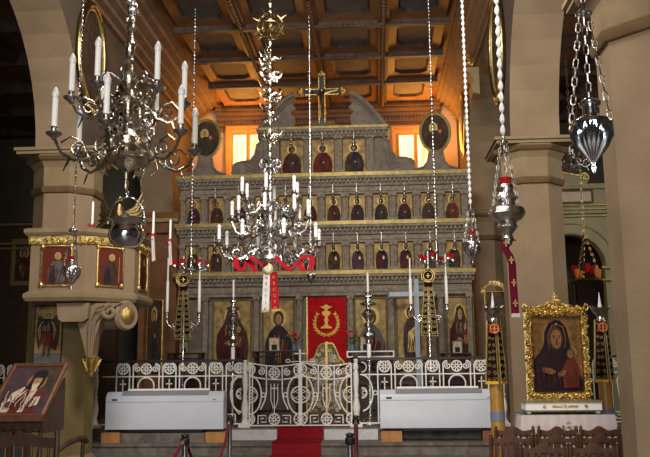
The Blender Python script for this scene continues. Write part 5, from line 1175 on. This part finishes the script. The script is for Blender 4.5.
# the icon
zi0 = bz0+.105+.10; io = ((x0+x1)/2, YV-.02, bz0+.105); hh = z1-zi0-.04; ww = w_
vi = thing('virgin_icon', 'painted icon of the Virgin and Child in a carved openwork gilt frame with crest', 'icon', io)
S = lambda pts: [(p*ww, q*hh) for p, q in pts]
L = [(rect(-ww/2, ww/2, 0, hh), 'icobg'), (ell(-.0*ww, .72*hh, .30*ww, .22*hh, 24), 'brassp'), (ell(.27*ww, .50*hh, .14*ww, .10*hh, 18), 'brassp'),
     (S([(-.5, 0), (.5, 0), (.5, .16), (.34, .36), (.30, .52), (.26, .70), (.22, .84), (.10, .93), (-.02, .945), (-.16, .90), (-.25, .78), (-.27, .62), (-.36, .52), (-.5, .42)]), 'robe'),
     (ell(-.02*ww, .70*hh, .155*ww, .155*hh, 20), 'umber'), (ell(-.01*ww, .69*hh, .115*ww, .125*hh, 20), 'skindark'),
     (S([(-.05, .71), (-.09, .725), (-.02, .735)]), 'canvas'), (S([(.03, .725), (.09, .72), (.05, .735)]), 'canvas'), (S([(-.008, .72), (.018, .66), (-.012, .655)]), 'crimsonpaint'), (S([(-.03, .625), (.035, .625), (.0, .612)]), 'crimsonpaint'),
     (S([(.10, .05), (.42, .05), (.44, .30), (.36, .42), (.18, .42), (.08, .28)]), 'crimsonpaint'), (S([(.22, .05), (.34, .05), (.36, .36), (.26, .38)]), 'crimsonpaint'), (ell(.27*ww, .495*hh, .085*ww, .068*hh, 16), 'umber'), (ell(.27*ww, .485*hh, .066*ww, .056*hh, 16), 'skindark'),
     (S([(.0, .18), (.14, .22), (.17, .27), (.12, .28), (-.02, .24)]), 'skindark'), (S([(-.34, .26), (-.14, .22), (-.04, .26), (-.14, .30), (-.32, .32)]), 'skindark'), (ell(0, .885*hh, .018*ww, .014*hh, 8), 'halo')]+folds(ww, hh, -.42, .05, .02, .34, 7, 'maroon', 3, .010)+folds(ww, hh, .12, .4, .06, .34, 5, 'maroon', 5, .010)+[(stroke([(-.17*ww, .55*hh), (-.20*ww, .72*hh), (-.10*ww, .86*hh), (.02*ww, .88*hh), (.13*ww, .84*hh), (.18*ww, .70*hh), (.14*ww, .56*hh)], .008*ww), 'brassp')]+face(-.01*ww, .69*hh, .115*ww, .125*hh)+face(.27*ww, .485*hh, .066*ww, .056*hh)
M['skindark'] = mat('dark_painted_skin', (.26, .12, .05), .85, 0, (.16, .07, .03), 9); M['brassp'] = mat('dull_painted_gold', (.26, .14, .04), .7, 0, (.17, .08, .025), 8)
M['icobg'] = mat('old_orange_gold', (.20, .10, .03), .7, 0, (.09, .045, .016), 12, .1, 30); M['robe'] = mat('plum_black_paint', (.014, .009, .013), .9, 0, (.03, .014, .017), 8)
names = ['icobg']+sorted({m for _, m in L if m != 'icobg'}); ix = {n: i for i, n in enumerate(names)}
mb = MB(io); mb.box(io[0]-ww/2, io[0]+ww/2, YV-.03, YV, zi0, zi0+hh); paint(mb, (io[0], YV-.03, zi0), X1, Z1, NF, [(p, ix[m]) for p, m in L], .0015); mb.build('panel', names, vi, smooth=0)
mb = MB(io); frame_bars(mb, (io[0], YV-.01, zi0), X1, Z1, NF, ww, hh, .10, .03, 1); frame_bars(mb, (io[0], YV-.02, zi0), X1, Z1, NF, ww, hh, .02, .045, 0)
r6 = random.Random(4)
def acanthus(mb, c, r, a, m=0):
    mb.tube(spiral(c, r, a, 1.25*r6.choice((-1, 1)), 10), [.012*(1-.05*i) for i in range(11)], 5, m=m)
    for q in range(2):
        e = c+V((math.cos(math.radians(a+q*140))*r*1.05, -.005, math.sin(math.radians(a+q*140))*r*1.05)); mb.tube([c, (c+e)/2+V((0, -.018, 0)), e], [.012, .016, .004], 5, m=m)
for k in range(24):
    f_ = (k+.5)/24; z = zi0-.06+(hh+.1)*f_
    for s in (-1, 1): acanthus(mb, V((io[0]+s*(ww/2+.06+.012*math.sin(k*2.1)), YV-.05, z)), .036, k*77)
for k in range(20):
    x = io[0]-ww/2-.02+(ww+.04)*(k+.5)/20
    acanthus(mb, V((x, YV-.05, zi0-.055)), .036, k*97)
    hp = .06+.09*math.exp(-((x-io[0])/.13)**2)
    for q in range(3): acanthus(mb, V((x, YV-.045, zi0+hh+.03+hp*q/2.2)), .034, k*61+q*40)
for s in (-1, 1):
    acanthus(mb, V((io[0]+s*(ww/2+.07), YV-.05, zi0+hh+.09)), .05, 90); 
zt = zi0+hh+.20
mb.tube([(io[0], YV-.04, zt-.05), (io[0], YV-.04, zt+.08)], .010, 5); mb.tube([(io[0]-.04, YV-.04, zt+.035), (io[0]+.04, YV-.04, zt+.035)], .010, 5)
for k in range(9):
    a = math.radians(180*k/8); mb.tube([(io[0], YV-.045, zt-.06), (io[0]+.07*math.cos(a), YV-.05, zt-.05+.06*math.sin(a))], [.012, .006], 5)
for s in (-1, 1): mb.box(io[0]+s*(ww/2+.02)-.03, io[0]+s*(ww/2+.02)+.03, YV-.05, YV+.05, bz0+.105, zi0-.08, 1)
mb.box(io[0]-ww/2-.08, io[0]+ww/2+.08, YV-.06, YV+.05, bz0+.105, bz0+.125, 1)
mb.build('carved_frame', ['gold', 'brass'], vi, label='carved openwork gilt frame')
# ---- tall wrapped candles
def pillar_candle(px, Y, py_cup, py_top, py_hem, label, lamp=True):
    zc_ = at(px, py_cup, Y).z; zh = at(px, py_hem, Y).z; x = at(px, 400, Y).x; o = (x, Y, 0); t = thing('pillar_candle', label, 'candle', o)
    MB(o).lathe([(.2, 0), (.2, .04), (.12, .08), (.09, .2), (.12, .24)], o, 16).build('foot', 'darkwood', t)
    MB(o).lathe([(.083, .24), (.083, zh+.05), (.05, zc_-.04)], o, 20).build('wax_shaft', 'wax', t, label='thick yellow wax shaft')
    MB(o).lathe([(.087, 1.0-.06), (.087, 1.0+.05)], o, 20).build('tape_band', 'blueband', t, label='blue grey band')
    # embroidered wrap: four tapering lappets
    ztp = zc_-.02; k5 = random.Random(int(px))
    for k in range(4):
        a = PI/4+k*PI/2+.2; U = V((-math.sin(a), math.cos(a), 0)); N_ = V((math.cos(a), math.sin(a), 0)); b0 = V((x, Y, 0))
        q = [b0+N_*.055+U*-.048+Z1*ztp, b0+N_*.055+U*.048+Z1*ztp, b0+N_*.092+U*.078+Z1*zh, b0+N_*.092+U*-.078+Z1*zh]
        mb = MB(o); mb.extr(q, N_*.008, 0); mb.tube([p+N_*.010 for p in q], .006, 4, closed=True, m=1); nn = 9
        for j in range(nn):
            f_ = (j+.6)/nn*.97; c_ = b0+N_*(.055+.037*f_+.012)+Z1*(ztp+(zh-ztp)*f_); w3 = .019+.020*f_
            for s in (-1, 1): mb.tube(spiral(c_+U*s*w3*.9, w3*.8, 90*j, 1.2*s, 8, U, Z1), .0055, 4, m=1)
        mb.extr([q[3]+N_*.012, q[2]+N_*.012, q[2]+N_*.012+Z1*.035, q[3]+N_*.012+Z1*.035], N_*.004, 2)
        mb.build('embroidered_lappet', ['brocade', 'goldflat', 'yellow'], t, label='black and red lappet with gold scrolls')
    m = V((x-.01, Y-.105, zc_-.12)); zm = m.z
    MB(o).lathe([(.001, 0), (.065, 0), (.065, .012), (.001, .014)], m, 20, axis=(0, -1, 0)).build('medallion', 'velvet', t)
    mb = MB(o); mb.tube([(m.x+p[0], m.y-.014, m.z+p[1]) for p in ell(0, 0, .05, .05, 18)], .007, 5, closed=True); mb.bar(m+V((-.045, -.014, 0)), m+V((.045, -.014, 0)), .014, .006); mb.bar(m+V((0, -.014, -.045)), m+V((0, -.014, .045)), .014, .006, (0, 1, 0)); mb.build('medallion_cross', 'halo', t)
    MB(o).lathe([(.05, 0), (.075, .02), (.05, .05), (.045, .08), (.075, .11), (.11, .17), (.125, .19), (.09, .19), (.05, .12)], (x, Y, zc_-.06), 16).build('silver_cup', 'tarnish', t)
    mb = MB(o)
    for k in range(12): a = 2*PI*k/12; mb.tube([V((x+.105*math.cos(a), Y+.105*math.sin(a), zc_+.12)), V((x+.13*math.cos(a), Y+.13*math.sin(a), zc_+.16))], [.012, .005], 5)
    mb.build('crown_points', 'tarnish', t)
    zt2 = at(px, py_top, Y).z; MB(o).lathe([(.022, 0), (.022, .04), (.028, .07), (.02, .11), (.003, zt2-zc_-.05)], (x, Y, zc_+.06), 10).build('bulb', 'bulb', t)
    return t
pillar_candle(497, 9.8, 319, 292, 384, 'thick yellow candle with embroidered wrap and silver cup left of the gilt framed icon')
pillar_candle(606, 10.35, 318, 293, 382, 'thick yellow candle with embroidered wrap and silver cup right of the gilt framed icon')
# gilt mirror-like icon behind the left candle
pA, pB = at(489, 345, 14.2), at(505, 292, 14.2)
go = ((pA.x+pB.x)/2, 14.2, ZP); gi = thing('gilt_stand_icon', 'narrow icon with pierced gilt crown standing behind the left wrapped candle', 'icon', go)
mb = MB(go); w4 = pB.x-pA.x; h4 = pB.z-pA.z; mb.box(go[0]-w4/2, go[0]+w4/2, 14.35, 14.39, pA.z-.1, pB.z, 0); mb.build('panel', 'canvas', gi)
mb = MB(go); frame_bars(mb, (go[0], 14.35, pA.z-.1), X1, Z1, NF, w4, h4+.1, .03, .03)
for k in range(11):
    a = math.radians(180*k/10); mb.tube(spiral((go[0]+w4*.62*math.cos(a), 14.33, pB.z+.02+.16*math.sin(a)), .045, k*50, 1.2, 9), .014, 5)
mb.build('gilt_frame', 'gold', gi); mb = MB(go); mb.box(go[0]-.03, go[0]+.03, 14.35, 14.39, ZP, pA.z-.1); mb.box(go[0]-.12, go[0]+.12, 14.3, 14.44, ZP, ZP+.05); mb.build('stand', 'darkwood', gi)

# ================================================================== CHAIRS
def wave(x, w_): return .035*math.exp(-((x)/(w_*.16))**2)+.008*math.cos(x/w_*2*PI*2)
def make_chair():
    t = thing('chair', '', 'chair', (0, 0, 0)); o = (0, 0, 0); W_ = .40
    mb = MB(o); n = 24; top = [(-W_/2+W_*i/n, -.0, .885+wave(-W_/2+W_*i/n, W_)) for i in range(n+1)]; bot = [(-W_/2+W_*i/n, -.0, .815+.4*wave(-W_/2+W_*i/n, W_)) for i in range(n+1)][::-1]
    mb.extr(top+bot, (0, .028, 0)); mb.build('crest_rail', 'chair', t, smooth=40)
    for s in (-1, 1):
        MB(o).tube([(s*W_/2, .01, .45), (s*W_/2, .005, .7), (s*W_/2, -.01, .90)], .021, 8).build('back_post', 'chair', t); mb = MB(o).lathe([(.022, 0), (.012, .01), (.02, .025), (.003, .045)], (s*W_/2, -.01, .895), 8); mb.build('finial', 'chair', t)
        MB(o).lathe([(.016, 0), (.022, .1), (.018, .14), (.022, .42)], (s*W_/2, .02, 0), 8).build('leg', 'chair', t); MB(o).lathe([(.016, 0), (.022, .1), (.018, .14), (.022, .42)], (s*(W_/2-.01), .40, 0), 8).build('leg', 'chair', t)
        MB(o).bar((s*W_/2, .02, .2), (s*(W_/2-.01), .40, .2), .02, .02).build('stretcher', 'chair', t)
    MB(o).bar((-W_/2, 0.01, .52), (W_/2, .01, .52), .02, .035).build('lower_rail', 'chair', t)
    for k in range(5):
        x = -W_*.34+W_*.17*k; MB(o).box(x-(.028 if k == 2 else .013), x+(.028 if k == 2 else .013), .0, .016, .53, .845).build('slat', 'chair', t)
    MB(o).box(-W_/2-.01, W_/2+.01, 0, .43, .42, .45).build('seat', 'chair', t)
    return t
ch0 = None
rows = [(9.1, 423, (514, 557, 599), .2, ['{} chair of the back row before the cloth covered table'.format(a) for a in ('leftmost', 'middle', 'rightmost')]),
        (8.2, 429, (511, 556, 600), .0, ['{} chair of the middle row at the lower right'.format(a) for a in ('leftmost', 'middle', 'rightmost')]),
        (7.3, 437, (543, 593), .0, ['left chair of the nearest row at the lower right', 'right chair of the nearest row beside the big pillar'])]
for Y, py, pxs, _, labs in rows:
    for px, lab in zip(pxs, labs):
        x = at(px, py, Y).x; lab2 = 'brown wooden slatted chair, '+lab
        if ch0 is None: ch0 = make_chair(); ch0.location = (x, Y, 0); ch0['label'] = lab2; ch0['group'] = 'brown chairs at the lower right'
        else: dup(ch0, (x, Y, 0), lab2, group='brown chairs at the lower right')
# dark armchair, lower left
ao = at(28, 440, 7.6); ao = V((ao.x, 7.6, 0)); ac = thing('armchair', 'dark turned wood armchair with arched crest before the slanted lectern', 'chair', ao)
xl, xr = at(-12, 440, 7.6).x, at(57, 440, 7.6).x; W_ = xr-xl; xm = (xl+xr)/2
mb = MB(ao); n = 24; cr = lambda i: .05*math.sin(PI*i/n)**3
mb.extr([(xl+W_*i/n, 7.6, .96+cr(i)) for i in range(n+1)]+[(xl+W_*i/n, 7.6, .87+cr(i)*.5) for i in range(n+1)][::-1], (0, .035, 0)); mb.build('crest_rail', 'darkwood', ac, smooth=40)
for x in (xl, xr):
    MB(ao).tube([(x, 7.62, 0), (x, 7.62, .5), (x, 7.6, 1.03)], .025, 8).build('back_post', 'darkwood', ac)
    MB(ao).lathe([(.02, 0), (.028, .1), (.02, .3), (.03, .42)], (x, 8.08, 0), 8).build('leg', 'darkwood', ac)
    s = 1 if x == xr else -1
    MB(ao).tube([(x, 7.62, .84), (x+s*.05, 7.75, .90), (x+s*.09, 7.9, .93), (x+s*.11, 8.0, .92), (x+s*.12, 8.06, .89)], [.022, .026, .03, .034, .03], 8).build('armrest', 'darkwood', ac)
    MB(ao).tube([(x+s*.10, 8.02, .90), (x+s*.09, 8.03, .7), (x+s*.02, 8.06, .45)], .02, 8).build('arm_support', 'darkwood', ac)
MB(ao).bar((xl, 7.61, .55), (xr, 7.61, .55), .03, .05).build('lower_rail', 'darkwood', ac)
for k in range(7):
    x = xl+W_*(k+1)/8; MB(ao).lathe([(.012, .55), (.018, .65), (.011, .7), (.018, .78), (.012, .89)], (x, 7.615, 0), 8).build('spindle', 'darkwood', ac)
MB(ao).box(xl, xr, 7.6, 8.12, .42, .46).build('seat', 'darkwood', ac)
# ---- slanted lectern icon
lo = at(22, 414, 8.3); xa, xb = at(-9, 414, 8.3).x, at(41, 414, 8.3).x; zb_ = lo.z; zt_ = at(44, 367, 8.85).z
xm = (xa+xb)/2; LO = V((xm, 8.3, 0)); lt = thing('icon_lectern', 'dark wooden lectern with sloping framed icon of a black hooded saint at lower left', 'lectern', LO)
Up = V((0, .55, zt_-zb_)); hl = Up.length; Up.normalize(); Nn = V((0, -Up.z, Up.y)); wl = xb-xa
O0 = V((xm, 8.3, zb_))
S = lambda pts: [(p*wl, q*hl) for p, q in pts]
L = [(rect(-wl/2, wl/2, 0, hl), 'purple'), (S([(.15, .35), (.5, .4), (.5, 1), (.1, 1)]), 'umber'), (ell(.10*wl, .66*hl, .20*wl, .2*hl, 20), 'brassp'),
     (S([(-.42, .02), (.32, .02), (.36, .3), (.30, .5), (.14, .56), (-.06, .55), (-.28, .42), (-.40, .2)]), 'crimsonpaint'), (S([(-.42, .02), (-.2, .02), (-.12, .3), (-.0, .5), (-.1, .55), (-.28, .42), (-.40, .2)]), 'pale'), (S([(.0, .02), (.1, .02), (.16, .3), (.2, .5), (.1, .55), (.06, .3)]), 'pale'),
     (S([(.18, .12), (.34, .16), (.33, .34), (.2, .32)]), 'pale'), (S([(-.3, .12), (-.12, .10), (-.1, .2), (-.28, .24)]), 'crimsonpaint'),
     (S([(-.10, .40), (-.02, .62), (-.01, .84), (.06, .90), (.20, .90), (.27, .84), (.26, .62), (.2, .50), (.0, .5)]), 'black'), (ell(.125*wl, .66*hl, .085*wl, .12*hl, 16), 'skin'), (S([(.05, .60), (.2, .6), (.17, .46), (.12, .42), (.08, .46)]), 'pale'), (S([(.04, .72), (.22, .72), (.23, .84), (.03, .84)]), 'black')]+folds(wl, hl, -.4, .3, .03, .4, 12, 'maroon', 3, .010)+folds(wl, hl, -.35, .25, .05, .42, 5, 'pale', 8, .008)+face(.125*wl, .66*hl, .085*wl, .12*hl)
names = ['darkwood']+sorted({m for _, m in L}); ix = {n: i for i, n in enumerate(names)}
mb = MB(LO); mb.add([O0+X1*a_+Up*b2-Nn*e for e in (0, .03) for a_, b2 in rect(-wl/2-.03, wl/2+.03, -.03, hl+.03)], [(0, 1, 2, 3), (7, 6, 5, 4), (0, 4, 5, 1), (1, 5, 6, 2), (2, 6, 7, 3), (3, 7, 4, 0)], 0)
paint(mb, O0, X1, Up, Nn, [(p, ix[m]) for p, m in L], .002); mb.build('icon_panel', names, lt, smooth=0, label='icon of a bearded saint with black hood and red vestments')
mb = MB(LO); frame_bars(mb, O0, X1, Up, Nn, wl, hl, .045, .035); mb.build('frame', 'redwood', lt, smooth=0)
mb = MB(LO); mb.box(xm-wl/2-.05, xm+wl/2+.05, 8.22, 8.30, zb_-.07, zb_-.015); mb.build('book_ledge', 'redwood', lt)
mb = MB(LO)
for s in (-1, 1): mb.extr([(xm+s*(wl/2+.02)-.012, 8.32, zb_-.08), (xm+s*(wl/2+.02)-.012, 8.85, zt_-.12), (xm+s*(wl/2+.02)-.012, 8.85, zb_-.2), (xm+s*(wl/2+.02)-.012, 8.32, zb_-.2)], (.024, 0, 0))
mb.box(xm-wl/2, xm+wl/2, 8.30, 8.33, zb_-.16, zb_-.07)
for k in range(5): mb.tube(arc((xm-wl*.4+wl*.2*k, 8.30, zb_-.14), .04, 180, 360, 8), .012, 5)
mb.build('desk_box', 'darkwood', lt)
for sx_ in (-1, -.33, .33, 1):
    MB(LO).lathe([(.03, .12), (.035, .2), (.018, .24), (.03, .34), (.02, .5), (.032, .72), (.018, .8), (.028, .86), (.018, .9), (.03, zb_-.16)], (xm+sx_*wl*.46, 8.36, 0), 10).build('leg', 'redwood', lt)
for sx_ in (-1, 1): MB(LO).lathe([(.03, .12), (.035, .2), (.018, .24), (.03, .5), (.032, .72), (.018, .8), (.03, zb_-.16)], (xm+sx_*wl*.46, 8.8, 0), 10).build('leg', 'redwood', lt)
MB(LO).box(xm-wl/2-.05, xm+wl/2+.05, 8.28, 8.88, 0, .12).build('plinth', 'darkwood', lt)
